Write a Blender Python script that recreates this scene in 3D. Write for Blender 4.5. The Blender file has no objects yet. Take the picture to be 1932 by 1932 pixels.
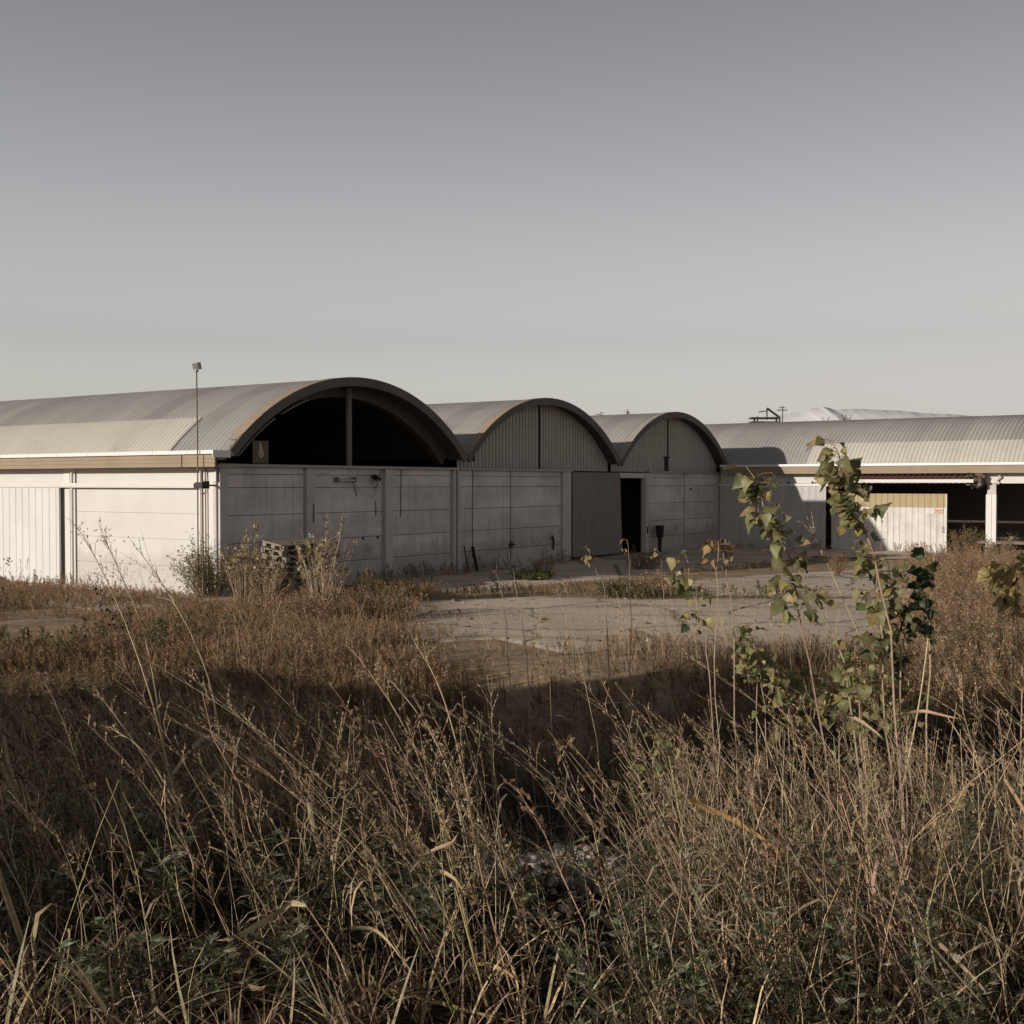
import bpy, math, random
import numpy as np
from math import radians as RAD, sin, cos, pi

# ------------------------------------------------------------------ camera, sky, sun, exposure
S = bpy.context.scene
COL = S.collection
CAM_H = 2.883
cam = bpy.data.cameras.new("camera")
cam.lens = 42.04; cam.sensor_width = 36.0; cam.clip_start = 0.05; cam.clip_end = 40000
camo = bpy.data.objects.new("camera", cam); COL.objects.link(camo)
camo.location = (0, 0, CAM_H); camo.rotation_euler = (RAD(90 - 1.393), 0, 0)
S.camera = camo

SUN_EL = RAD(14.0)
SUN_AZ = math.atan2(-0.832, -0.555)            # compass angle of the sun, from +Y towards +X
world = bpy.data.worlds.new("World"); S.world = world; world.use_nodes = True
wn = world.node_tree; wn.nodes.clear()
sky = wn.nodes.new("ShaderNodeTexSky"); sky.sky_type = 'NISHITA'; sky.sun_disc = False
sky.sun_elevation = SUN_EL; sky.sun_rotation = SUN_AZ % (2 * pi)
sky.air_density = 1.0; sky.dust_density = 1.5; sky.ozone_density = 1.0; sky.altitude = 100
hs = wn.nodes.new("ShaderNodeHueSaturation"); hs.inputs["Saturation"].default_value = 0.15
bg = wn.nodes.new("ShaderNodeBackground"); bg.inputs["Strength"].default_value = 0.12
wo = wn.nodes.new("ShaderNodeOutputWorld")
sc_ = wn.nodes.new("ShaderNodeMix"); sc_.data_type = 'RGBA'; sc_.blend_type = 'MULTIPLY'; sc_.inputs[0].default_value = 1.0
sc_.inputs[7].default_value = (0.512, 0.497, 0.488, 1)          # white balance of the hazy autumn sky
gm = wn.nodes.new("ShaderNodeGamma"); gm.inputs["Gamma"].default_value = 2.0
# the same sky averaged round the compass (thin haze), mixed with the clear one
sky2 = wn.nodes.new("ShaderNodeTexSky"); sky2.sky_type = 'NISHITA'; sky2.sun_disc = False
for k in ("sun_elevation", "sun_rotation", "air_density", "dust_density", "ozone_density", "altitude"): setattr(sky2, k, getattr(sky, k))
tcw = wn.nodes.new("ShaderNodeTexCoord"); sx = wn.nodes.new("ShaderNodeSeparateXYZ"); cx = wn.nodes.new("ShaderNodeCombineXYZ")
def wmath(op, a, b):
    n = wn.nodes.new("ShaderNodeMath"); n.operation = op
    for i_, x in enumerate((a, b)):
        if isinstance(x, (int, float)): n.inputs[i_].default_value = x
        elif x is not None: wn.links.new(x, n.inputs[i_])
    return n.outputs[0]
wn.links.new(tcw.outputs["Generated"], sx.inputs[0])
hz_ = wmath('SQRT', wmath('MAXIMUM', wmath('SUBTRACT', 1.0, wmath('MULTIPLY', sx.outputs[2], sx.outputs[2])), 0.0), None)
AZ2 = SUN_AZ + RAD(125)
wn.links.new(wmath('MULTIPLY', hz_, sin(AZ2)), cx.inputs[0]); wn.links.new(wmath('MULTIPLY', hz_, cos(AZ2)), cx.inputs[1]); wn.links.new(wmath('MAXIMUM', sx.outputs[2], 0.075), cx.inputs[2])
wn.links.new(cx.outputs[0], sky2.inputs["Vector"])
smx = wn.nodes.new("ShaderNodeMix"); smx.data_type = 'RGBA'; smx.inputs[0].default_value = 0.85
wn.links.new(sky.outputs[0], smx.inputs[6]); wn.links.new(sky2.outputs[0], smx.inputs[7])
wn.links.new(smx.outputs[2], hs.inputs["Color"]); wn.links.new(hs.outputs[0], sc_.inputs[6]); 
dk = wn.nodes.new("ShaderNodeMix"); dk.data_type = 'RGBA'; dk.blend_type = 'DARKEN'; dk.inputs[0].default_value = 1.0
dk.inputs[7].default_value = (2.20, 2.15, 2.10, 1)             # thin haze evens out the glow round the sun
wn.links.new(sc_.outputs[2], dk.inputs[6]); wn.links.new(dk.outputs[2], gm.inputs["Color"])
wn.links.new(gm.outputs[0], bg.inputs["Color"])
wn.links.new(bg.outputs[0], wo.inputs["Surface"])

sl = bpy.data.lights.new("sun", 'SUN'); sl.energy = 4.25; sl.angle = RAD(0.6); sl.color = (1.0, 0.91, 0.81)
so = bpy.data.objects.new("sun", sl); COL.objects.link(so)
ce = cos(SUN_EL)
SUNV = (sin(SUN_AZ) * ce, cos(SUN_AZ) * ce, sin(SUN_EL))
from mathutils import Vector, Matrix
so.rotation_euler = Vector(SUNV).to_track_quat('Z', 'Y').to_euler()
so.location = (-30, -20, 30)
S.view_settings.view_transform = 'Standard'; S.view_settings.look = 'None'
S.view_settings.exposure = 0.0; S.view_settings.gamma = 1.0
S.cycles.max_bounces = 6; S.cycles.diffuse_bounces = 3; S.cycles.transparent_max_bounces = 4
S.cycles.use_denoising = True

rnd = random.Random(7)
rg = np.random.default_rng(11)

# ------------------------------------------------------------------ small helpers
F_PX = 2256.0
def at(u, v, D):
    """world point seen at photo position (u,v) (1932 px frame) at depth D along +Y"""
    X = (u - 966) / F_PX; U = -(v - 966) / F_PX; p = RAD(1.393)
    r = (X, cos(p) + U * sin(p), -sin(p) + U * cos(p))
    k = D / r[1]
    return Vector((r[0] * k, D, CAM_H + r[2] * k))

def tag(o, label=None, cat=None, group=None, kind=None):
    if label: o["label"] = label
    if cat: o["category"] = cat
    if group: o["group"] = group
    if kind: o["kind"] = kind
    return o

def empty(name, loc, rz=0.0):
    o = bpy.data.objects.new(name, None); COL.objects.link(o)
    o.location = loc; o.rotation_euler = (0, 0, rz); o.empty_display_size = 0.3
    return o

class MB:
    def __init__(s): s.v = []; s.f = []
    def box(s, x0, x1, y0, y1, z0, z1):
        b = len(s.v)
        s.v += [(x0,y0,z0),(x1,y0,z0),(x1,y1,z0),(x0,y1,z0),(x0,y0,z1),(x1,y0,z1),(x1,y1,z1),(x0,y1,z1)]
        s.f += [tuple(b+i for i in q) for q in ((3,2,1,0),(4,5,6,7),(0,1,5,4),(1,2,6,5),(2,3,7,6),(3,0,4,7))]
        return s
    def hexa(s, pts):
        b = len(s.v); s.v += [tuple(p) for p in pts]
        s.f += [tuple(b+i for i in q) for q in ((3,2,1,0),(4,5,6,7),(0,1,5,4),(1,2,6,5),(2,3,7,6),(3,0,4,7))]
        return s
    def obox(s, c, size, M):
        hx, hy, hz = [k / 2 for k in size]; c = Vector(c)
        P = [c + M @ Vector(q) for q in ((-hx,-hy,-hz),(hx,-hy,-hz),(hx,hy,-hz),(-hx,hy,-hz),(-hx,-hy,hz),(hx,-hy,hz),(hx,hy,hz),(-hx,hy,hz))]
        return s.hexa(P)
    def quad(s, a, b, c, d):
        i = len(s.v); s.v += [tuple(a), tuple(b), tuple(c), tuple(d)]; s.f.append((i, i+1, i+2, i+3)); return s
    def grid(s, P):
        """P: rows of points"""
        b = len(s.v); n = len(P[0])
        for r in P: s.v += [tuple(p) for p in r]
        for i in range(len(P) - 1):
            for j in range(n - 1):
                s.f.append((b+i*n+j, b+i*n+j+1, b+(i+1)*n+j+1, b+(i+1)*n+j))
        return s
    def tube(s, pts, r, n=8, r1=None, cap=True):
        pts = [Vector(p) for p in pts]; rows = []
        for i, p in enumerate(pts):
            d = (pts[min(i+1, len(pts)-1)] - pts[max(i-1, 0)]).normalized()
            a = d.orthogonal() if abs(d.z) > .95 else d.cross(Vector((0,0,1)))
            a.normalize(); b2 = d.cross(a)
            rr = r if r1 is None else r + (r1 - r) * i / max(1, len(pts) - 1)
            rows.append([p + a * (rr * cos(2*pi*k/n)) + b2 * (rr * sin(2*pi*k/n)) for k in range(n + 1)])
        s.grid(rows)
        if cap:
            b = len(s.v); s.v += [tuple(q) for q in rows[0][:n]]; s.f.append(tuple(range(b+n-1, b-1, -1)))
            b = len(s.v); s.v += [tuple(q) for q in rows[-1][:n]]; s.f.append(tuple(range(b, b+n)))
        return s
    def build(s, name, mat, parent=None, smooth=False):
        me = bpy.data.meshes.new(name); me.from_pydata(s.v, [], s.f); me.validate(); me.update()
        if smooth:
            me.polygons.foreach_set("use_smooth", [True] * len(me.polygons))
        me.materials.append(mat)
        o = bpy.data.objects.new(name, me); COL.objects.link(o)
        if parent: o.parent = parent
        return o

# ------------------------------------------------------------------ materials
def new_mat(name):
    m = bpy.data.materials.new(name); m.use_nodes = True
    nt = m.node_tree; nt.nodes.clear()
    out = nt.nodes.new("ShaderNodeOutputMaterial"); b = nt.nodes.new("ShaderNodeBsdfPrincipled")
    nt.links.new(b.outputs[0], out.inputs[0])
    return m, nt, b, out

def N(nt, t, **kw):
    n = nt.nodes.new(t)
    for k, v in kw.items():
        if k in n.inputs: n.inputs[k].default_value = v
        else: setattr(n, k, v)
    return n

def noise(nt, vec, scale, detail=4, rough=.6, stretch=None):
    if stretch:
        mp = nt.nodes.new("ShaderNodeMapping"); mp.inputs["Scale"].default_value = stretch
        nt.links.new(vec, mp.inputs[0]); vec = mp.outputs[0]
    n = N(nt, "ShaderNodeTexNoise", Scale=scale, Detail=detail, Roughness=rough)
    nt.links.new(vec, n.inputs["Vector"]); return n.outputs["Fac"]

def ramp(nt, fac, stops):
    r = nt.nodes.new("ShaderNodeValToRGB"); e = r.color_ramp.elements
    while len(e) < len(stops): e.new(.5)
    for el, (p, c) in zip(e, stops):
        el.position = p; el.color = (*c, 1) if len(c) == 3 else c
    nt.links.new(fac, r.inputs[0]); return r.outputs[0]

def mix(nt, a, b, fac, mode='MIX'):
    m = nt.nodes.new("ShaderNodeMix"); m.data_type = 'RGBA'; m.blend_type = mode
    for s, x in ((6, a), (7, b), (0, fac)):
        if isinstance(x, (int, float)): m.inputs[s].default_value = x
        elif isinstance(x, tuple): m.inputs[s].default_value = (*x, 1)
        else: nt.links.new(x, m.inputs[s])
    return m.outputs[2]

def weathered(name, base, dark, rough=.85, scale=1.3, amount=.55, streak=.45, stain=None, fine=.15, bump=.0, spec=.25, streak_col=None, sheets=0, mud=None):
    """painted / concrete surface with blotches, run-off streaks and fine grain"""
    m, nt, b, out = new_mat(name)
    tc = nt.nodes.new("ShaderNodeTexCoord").outputs["Object"]
    blot = noise(nt, tc, scale, 6, .65)
    c = mix(nt, base, dark, ramp(nt, blot, [(.42, (0,0,0)), (.75, (amount,)*3)]))
    st = noise(nt, tc, 1.0, 5, .7, (7.0, 7.0, .35))
    c = mix(nt, c, streak_col or dark, ramp(nt, st, [(.52, (0,0,0)), (.72, (streak,)*3)]))
    if stain:
        s2 = noise(nt, tc, .8, 5, .7, (2.5, 2.5, .5))
        c = mix(nt, c, stain, ramp(nt, s2, [(.56, (0,0,0)), (.74, (.7,)*3)]))
    if sheets:                                                # each sheet weathered a little differently
        sp = nt.nodes.new("ShaderNodeSeparateXYZ"); nt.links.new(tc, sp.inputs[0])
        dv = nt.nodes.new("ShaderNodeMath"); dv.operation = 'DIVIDE'; nt.links.new(sp.outputs[1], dv.inputs[0]); dv.inputs[1].default_value = .885
        fl_ = nt.nodes.new("ShaderNodeMath"); fl_.operation = 'FLOOR'; nt.links.new(dv.outputs[0], fl_.inputs[0])
        w_ = nt.nodes.new("ShaderNodeTexWhiteNoise"); w_.noise_dimensions = '1D'; nt.links.new(fl_.outputs[0], w_.inputs["W"])
        c = mix(nt, c, ramp(nt, w_.outputs["Value"], [(0, (1 - sheets,)*3), (1, (1 + sheets * .6,)*3)]), 1.0, 'MULTIPLY')
        li = noise(nt, tc, 3.2, 7, .75); c = mix(nt, c, (.20,.185,.15), ramp(nt, li, [(.60, (0,0,0)), (.72, (.55,)*3)]))
    if mud:                                                   # splashed dirt along the foot, patchy rust runs
        sp = nt.nodes.new("ShaderNodeSeparateXYZ"); nt.links.new(tc, sp.inputs[0])
        mn = noise(nt, tc, 2.2, 6, .7)
        ad = nt.nodes.new("ShaderNodeMath"); ad.operation = 'MULTIPLY_ADD'; nt.links.new(mn, ad.inputs[0]); ad.inputs[1].default_value = -1.5; nt.links.new(sp.outputs[2], ad.inputs[2])
        c = mix(nt, c, (.24,.19,.145), ramp(nt, ad.outputs[0], [(0.0, (mud * .75,)*3), (.35, (0,0,0))]))
        rn = noise(nt, tc, 1.0, 6, .75, (11, 11, .7)); c = mix(nt, c, (.30,.24,.20), ramp(nt, rn, [(.62, (0,0,0)), (.74, (.6,)*3)]))
        if mud > .5: pn = noise(nt, tc, .55, 2, .4, (1.0, 1.0, 2.2))
        if mud > .5: c = mix(nt, c, ramp(nt, pn, [(.47, (.90,.89,.89)), (.49, (1,1,1)), (.60, (1,1,1)), (.615, (1.09,1.08,1.07))]), 1.0, 'MULTIPLY')
    g = noise(nt, tc, 38, 3, .7)
    c = mix(nt, c, (0,0,0), ramp(nt, g, [(.35, (fine,)*3), (.7, (0,0,0))]))
    nt.links.new(c, b.inputs["Base Color"])
    b.inputs["Roughness"].default_value = rough; b.inputs["Specular IOR Level"].default_value = spec
    if bump:
        bp = N(nt, "ShaderNodeBump", Strength=bump, Distance=.02); nt.links.new(g, bp.inputs["Height"]); nt.links.new(bp.outputs[0], b.inputs["Normal"])
    return m

M = {}
M['concrete'] = weathered('facade_concrete', (.69,.645,.63), (.43,.395,.385), scale=.55, amount=.95, streak=.9, stain=(.80,.77,.75), fine=.18, bump=.25, mud=.51)
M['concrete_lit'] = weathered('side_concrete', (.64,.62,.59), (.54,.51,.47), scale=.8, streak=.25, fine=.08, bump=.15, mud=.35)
M['pilaster'] = weathered('pilaster_concrete', (.58,.54,.52), (.40,.365,.355), scale=1.5, streak=.6, fine=.18, bump=.25)
M['groove'] = weathered('joint_backing', (.24,.22,.21), (.14,.13,.12))
M['roof'] = weathered('fibre_cement', (.41,.395,.375), (.28,.265,.25), scale=.7, amount=.5, streak=.25, fine=.22, rough=.9, sheets=.13)
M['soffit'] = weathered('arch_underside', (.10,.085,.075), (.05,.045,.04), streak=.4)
M['barge'] = weathered('barge_edge', (.15,.13,.12), (.09,.08,.07), streak=.4)
M['fibreglass'] = weathered('yellowed_fibreglass', (.57,.54,.475), (.47,.44,.38), scale=1.1, streak=.35, fine=.10, rough=.6, sheets=.05)
M['tan'] = weathered('tan_fascia', (.375,.30,.215), (.275,.215,.15), scale=1.2, streak=.3, fine=.1, rough=.6)
M['tanflash'] = weathered('tan_flashing', (.36,.29,.215), (.24,.185,.135), scale=1.5, streak=.5, rough=.7)
M['greyflash'] = weathered('grey_flashing', (.38,.345,.30), (.24,.21,.18), scale=1.5, streak=.5, rough=.7)
M['white'] = weathered('white_paint', (.68,.66,.63), (.60,.57,.52), scale=1.0, streak=.25, fine=.06, rough=.55)
M['gutter'] = weathered('white_gutter', (.78,.77,.75), (.66,.64,.60), scale=1.0, streak=.2, fine=.05, rough=.35, spec=.5)
M['ribbed'] = weathered('ribbed_door_white', (.66,.655,.64), (.54,.52,.49), scale=.9, streak=.3, fine=.06, rough=.5)
M['ribbed_old'] = weathered('ribbed_door_worn', (.66,.64,.60), (.45,.41,.36), scale=1.2, amount=.7, streak=.7, stain=(.40,.35,.29), fine=.1, rough=.6)
M['ribbed_wing'] = weathered('ribbed_door_wing', (.50,.49,.48), (.38,.36,.345), scale=.9, amount=.7, streak=.6, fine=.1, rough=.6)
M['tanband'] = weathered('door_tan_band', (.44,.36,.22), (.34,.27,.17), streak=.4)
M['gable'] = weathered('gable_sheet', (.46,.42,.385), (.31,.275,.25), scale=1.1, streak=.5, fine=.2, stain=(.38,.34,.31))
M['sheetdoor'] = weathered('dark_sheet_door', (.30,.265,.255), (.21,.185,.175), streak=.6, fine=.2)
M['redsheet'] = weathered('red_brown_sheet', (.19,.085,.06), (.10,.05,.04), streak=.6, fine=.2)
M['dark'] = weathered('dark_metal', (.05,.045,.04), (.025,.022,.02), rough=.6)
M['black'] = weathered('blackened_timber', (.03,.027,.024), (.015,.014,.013))
M['rust'] = weathered('rusty_steel', (.20,.14,.10), (.12,.08,.055), streak=.5, rough=.7)
M['steel'] = weathered('grey_steel', (.34,.32,.30), (.22,.20,.18), rough=.5, spec=.4)
M['pallet'] = weathered('pallet_wood', (.32,.275,.22), (.15,.12,.095), scale=3, streak=.5, fine=.25)
M['board'] = weathered('brown_board', (.17,.14,.11), (.11,.09,.07), scale=2)
M['pale'] = weathered('pale_mark', (.46,.40,.32), (.34,.29,.22), scale=3)
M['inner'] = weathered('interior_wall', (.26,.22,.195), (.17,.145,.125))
M['orange'] = weathered('sign_orange', (.62,.40,.30), (.50,.33,.25), rough=.5)
M['signred'] = weathered('sign_red', (.38,.13,.10), (.30,.10,.08), rough=.5)
M['lens'] = weathered('lamp_glass', (.20,.20,.21), (.14,.14,.15), rough=.2, spec=.5)
M['stone'] = weathered('rubble_stone', (.42,.385,.34), (.22,.19,.165), scale=6, amount=.8, fine=.2)
M['brick'] = weathered('brick_crumbs', (.27,.11,.075), (.17,.08,.055), scale=6)

def slab_mat():
    m, nt, b, out = new_mat('yard_concrete')
    tc = nt.nodes.new("ShaderNodeTexCoord").outputs["Object"]
    a = noise(nt, tc, .22, 8, .7)
    c = ramp(nt, a, [(.3, (.47,.375,.285)), (.5, (.61,.505,.395)), (.7, (.70,.60,.49))])
    s = noise(nt, tc, .35, 6, .65, (.45, 2.2, 1))
    c = mix(nt, c, (.24,.195,.15), ramp(nt, s, [(.52, (0,0,0)), (.7, (.75,)*3)]))
    g = noise(nt, tc, 9, 6, .8)
    c = mix(nt, c, (.10,.08,.06), ramp(nt, g, [(.5, (0,0,0)), (.72, (.55,)*3)]))
    v = nt.nodes.new("ShaderNodeTexVoronoi"); v.feature = 'DISTANCE_TO_EDGE'; v.inputs["Scale"].default_value = .28
    wv = noise(nt, tc, 1.2, 4, .6)
    ad = nt.nodes.new("ShaderNodeVectorMath"); ad.operation = 'ADD'
    nt.links.new(tc, ad.inputs[0]); nt.links.new(wv, ad.inputs[1]); nt.links.new(ad.outputs[0], v.inputs["Vector"])
    c = mix(nt, c, (.07,.055,.04), ramp(nt, v.outputs["Distance"], [(0.0, (.9,)*3), (.022, (0,0,0))]))
    nt.links.new(c, b.inputs["Base Color"]); b.inputs["Roughness"].default_value = .9
    bp = N(nt, "ShaderNodeBump", Strength=.4, Distance=.03); nt.links.new(g, bp.inputs["Height"]); nt.links.new(bp.outputs[0], b.inputs["Normal"])
    return m
M['slab'] = slab_mat()

def soil_mat():
    m, nt, b, out = new_mat('soil')
    tc = nt.nodes.new("ShaderNodeTexCoord").outputs["Object"]
    at_ = nt.nodes.new("ShaderNodeAttribute"); at_.attribute_name = "Col"
    g = noise(nt, tc, 6, 8, .75)
    c = mix(nt, at_.outputs["Color"], ramp(nt, g, [(.3, (.35,.33,.30)), (.7, (1.25,1.2,1.15))]), 1.0, 'MULTIPLY')
    g2 = noise(nt, tc, .5, 5, .6)
    c = mix(nt, c, ramp(nt, g2, [(.35, (.65,.62,.58)), (.65, (1.15,1.1,1.05))]), 1.0, 'MULTIPLY')
    nt.links.new(c, b.inputs["Base Color"]); b.inputs["Roughness"].default_value = 1.0; b.inputs["Specular IOR Level"].default_value = .1
    bp = N(nt, "ShaderNodeBump", Strength=.8, Distance=.05); nt.links.new(g, bp.inputs["Height"]); nt.links.new(bp.outputs[0], b.inputs["Normal"])
    return m
M['soil'] = soil_mat()

def veg_mat(name, transl=.3, rough=.6, spec=.2):
    m, nt, b, out = new_mat(name)
    a = nt.nodes.new("ShaderNodeAttribute"); a.attribute_name = "Col"
    tc = nt.nodes.new("ShaderNodeTexCoord").outputs["Object"]
    g = noise(nt, tc, 26, 4, .7)
    c = mix(nt, a.outputs["Color"], ramp(nt, g, [(.3, (.62,.60,.58)), (.7, (1.2,1.2,1.2))]), 1.0, 'MULTIPLY')
    nt.links.new(c, b.inputs["Base Color"]); b.inputs["Roughness"].default_value = rough; b.inputs["Specular IOR Level"].default_value = spec
    t = nt.nodes.new("ShaderNodeBsdfTranslucent"); nt.links.new(c, t.inputs["Color"])
    ms = nt.nodes.new("ShaderNodeMixShader"); ms.inputs[0].default_value = transl
    nt.links.new(b.outputs[0], ms.inputs[1]); nt.links.new(t.outputs[0], ms.inputs[2]); nt.links.new(ms.outputs[0], out.inputs[0])
    return m
M['dry'] = veg_mat('dry_plant', .18, .7, .12)
M['leaf'] = veg_mat('green_leaf', .40, .45, .3)
M['bark'] = veg_mat('stem_bark', .0, .75, .2)

# ------------------------------------------------------------------ terrain
def sst(a, b, x):
    t = np.clip((x - a) / (b - a), 0, 1); return t * t * (3 - 2 * t)
_ph = rg.uniform(0, 6.28, (24, 2)); _dir = rg.uniform(0, 6.28, 24); _fr = np.geomspace(.25, 6, 24)
def bumps(x, y, lo=0, hi=24):
    z = np.zeros_like(x, dtype=float)
    for i in range(lo, hi):
        z += np.sin((x * cos(_dir[i]) + y * sin(_dir[i])) * _fr[i] + _ph[i, 0]) / _fr[i] ** .9
    return z
def ground(x, y):
    x = np.asarray(x, float); y = np.asarray(y, float)
    mid = np.exp(-((x / np.maximum(y, 1) - .06) / .09) ** 2)
    near = 1 - sst(4.6 - .5 * mid, 9.0 - 1.2 * mid, y + .12 * x)                        # bank the camera stands on
    z = 1.08 * near
    ditch = sst(7.0, 11.0, y) * (1 - sst(15.5, 19.0 + .06 * x, y)) * (1 - sst(2.0, 6.5, x + .12 * y)) 
    z = z - .85 * ditch
    rough = near * .55 + .45 * (1 - sst(16, 21, y))
    z = z + (bumps(x, y, 7) * .022 + bumps(x, y, 3, 6) * .014) * rough + bumps(x, y, 8) * (.012 - .009 * sst(18, 20, y)) * (1 - sst(30, 60, y))
    # unseen spoil heaps added at left, shaped to throw shade over ditch and bank
    ridge = np.exp(-((x + 13.2 + .35 * np.sin(y * .5)) / 2.9) ** 2)
    prof = sst(-3.7, -2.2, y) * (1 - sst(10.0, 18.0, y)) * (4.85 - .45 * sst(0, 5, y) - .035 * np.clip(y, 0, 20)) + (.26 * np.sin(y * 1.1) + .13 * np.sin(y * 3.7 + 1) + .09 * np.sin(y * 7.9)) * (1 - sst(11, 15, y)) * sst(-4, -2.5, y)
    z = z + ridge * np.maximum(prof, 0)
    # low mound on the ditch edge, left of the middle
    z = z + .55 * np.exp(-(((x + 4.6) / 1.3) ** 2 + ((y - 15.2) / 1.2) ** 2))
    z = z + .30 * np.exp(-(((x - .33) / .55) ** 2 + ((y - 5.45) / .6) ** 2))          # pebbly hummock
    z = z - .04 * sst(18, 21, y)
    return z
def gz(x, y): return float(ground(np.array([x]), np.array([y]))[0])

def build_ground():
    def axis(lo, hi, step, far_lo, far_hi, g=1.28):
        a = list(np.arange(lo, hi + 1e-6, step)); s = step
        while a[-1] < far_hi: s *= g; a.append(a[-1] + s)
        s = step
        while a[0] > far_lo: s *= g; a.insert(0, a[0] - s)
        return np.array(a)
    xs = axis(-18, 14, .22, -9000, 9000); ys = axis(-12, 24, .22, -400, 16000)
    X, Y = np.meshgrid(xs, ys); Z = ground(X, Y)
    n, mth = X.shape
    V = np.stack([X.ravel(), Y.ravel(), Z.ravel()], 1)
    idx = np.arange(n * mth).reshape(n, mth)
    Fq = np.stack([idx[:-1, :-1].ravel(), idx[:-1, 1:].ravel(), idx[1:, 1:].ravel(), idx[1:, :-1].ravel()], 1)
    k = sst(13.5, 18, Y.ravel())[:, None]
    c = np.array([.036, .029, .022]) * (1 - k) + np.array([.47, .375, .275]) * k  # dark humus near, deepened in colour for the shade of ditch and weeds
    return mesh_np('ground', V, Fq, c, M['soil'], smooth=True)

def mesh_np(name, V, Fq, C, mat, parent=None, smooth=False):
    me = bpy.data.meshes.new(name); nv, nf = len(V), len(Fq)
    me.vertices.add(nv); me.vertices.foreach_set("co", np.ascontiguousarray(V, dtype=np.float32).ravel())
    me.loops.add(nf * 4); me.loops.foreach_set("vertex_index", np.ascontiguousarray(Fq, dtype=np.int32).ravel())
    me.polygons.add(nf); me.polygons.foreach_set("loop_start", np.arange(nf, dtype=np.int32) * 4)
    try: me.polygons.foreach_set("loop_total", np.full(nf, 4, dtype=np.int32))
    except Exception: pass
    me.update(calc_edges=True)
    if C is not None:
        ca = me.color_attributes.new("Col", 'FLOAT_COLOR', 'POINT')
        cc = np.ones((nv, 4), np.float32); cc[:, :3] = C
        ca.data.foreach_set("color", cc.ravel())
    if smooth: me.polygons.foreach_set("use_smooth", np.ones(nf, dtype=bool))
    me.materials.append(mat)
    o = bpy.data.objects.new(name, me); COL.objects.link(o)
    if parent: o.parent = parent
    return o

tag(build_ground(), kind='structure')

# local frame of the halls: s runs along the gable front, t runs back along the vaults
D1 = np.array([0.56650, 0.82406]); D2 = np.array([-0.82406, 0.56650]); C0 = np.array([-7.4768, 30.4269])
HROT = math.atan2(D1[1], D1[0])
def st(s, t, z=0.0):
    q = C0 + s * D1 + t * D2; return Vector((q[0], q[1], z))

# concrete slabs of the yard
def slab(name, poly, top, thick=.02, seed=0):
    r = random.Random(seed); P = []
    n = len(poly)
    for i in range(n):
        a, b = Vector(poly[i]), Vector(poly[(i + 1) % n]); L = (b - a).length; k = max(2, int(L / .5))
        d = (b - a).normalized(); nn = Vector((-d.y, d.x))
        for j in range(k): P.append(a + (b - a) * (j / k) + nn * r.uniform(-.06, .06))
    m = MB(); b0 = len(P)
    cen = sum(P, Vector((0, 0))) / len(P)
    m.v = [(p.x, p.y, top) for p in P] + [(*(p + (p - cen).normalized() * .45), top - thick * 2.5) for p in P]
    m.f = [tuple(range(b0))] + [(i, i + b0, (i + 1) % b0 + b0, (i + 1) % b0) for i in range(b0)]
    return tag(m.build(name, M['slab']), kind='structure')
def stp(s, t): v = st(s, t); return (v.x, v.y)
slab('concrete_apron', [stp(-1.4, 30), stp(-1.4, -.6), stp(.5, -3.2), stp(7, -4.2), stp(12, -5.3), stp(19, -5.8), stp(24.6, -6.4), stp(25.4, -30), stp(29.95, -30), stp(29.95, .3), stp(-.05, .3), stp(-.05, 30)], .0, seed=1)
slab('yard_slab', [(-2.7, 29.2), (-1.9, 25.5), (-2.1, 23.6), (-1.2, 22.0), (-.2, 22.4), (1.0, 20.6), (2.2, 21.0), (3.0, 19.9), (4.6, 20.6), (6.0, 20.3), (7.2, 21.4), (8.6, 21.3), (9.6, 26), (11, 29.4), (7.5, 30.0), (3.2, 29.7), (.6, 30.6)], -.018, seed=2)
slab('far_yard_slab', [(2.6, 31.4), (5.2, 31.2), (11.3, 30.6), (14.5, 37), (13.2, 40.6), (8.6, 38.3), (4.2, 34.4)], -.018, seed=3)
slab('side_slab', [(-13.5, 30.5), (-9.2, 27.2), (-5.9, 25.8), (-4.6, 27.2), (-6.8, 28.9), (-9.4, 31.2), (-13.4, 34.0)], -.01, seed=4)

# ------------------------------------------------------------------ the four vaulted halls
WD = 10.0; ZS = 3.68; RR = 6.867; ZCEN = -1.027; TH = math.asin(5 / RR)
EV = -0.45
PITCH = .177
def arc(th, r=RR): return (5 + r * sin(th), ZCEN + r * cos(th))
def zarc(s, r=RR): return ZCEN + math.sqrt(max(0, r * r - (s - 5) ** 2))

def roof_sheet(mb, t0, t1, th0, th1, r, amp, nth=22, per=4):
    n = int((t1 - t0) / PITCH * per); rows = []
    for i in range(n + 1):
        t = t0 + (t1 - t0) * i / n
        rr = r + amp * cos(2 * pi * t / PITCH)
        row = []
        for j in range(nth + 1):
            s, z = arc(th0 + (th1 - th0) * j / nth, rr); row.append((s, t, z))
        rows.append(row)
    mb.grid(rows)

def arc_band(mb, t0, t1, th0, th1, r0, r1, nth=28):
    A, B, C_, D_ = [], [], [], []
    for j in range(nth + 1):
        th = th0 + (th1 - th0) * j / nth
        s0, z0 = arc(th, r0); s1, z1 = arc(th, r1)
        A.append((s0, t0, z0)); B.append((s1, t0, z1)); C_.append((s1, t1, z1)); D_.append((s0, t1, z0))
    mb.grid([A, B, C_, D_, A])
    for k in (0, -1): mb.quad(A[k], B[k], C_[k], D_[k])

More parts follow.
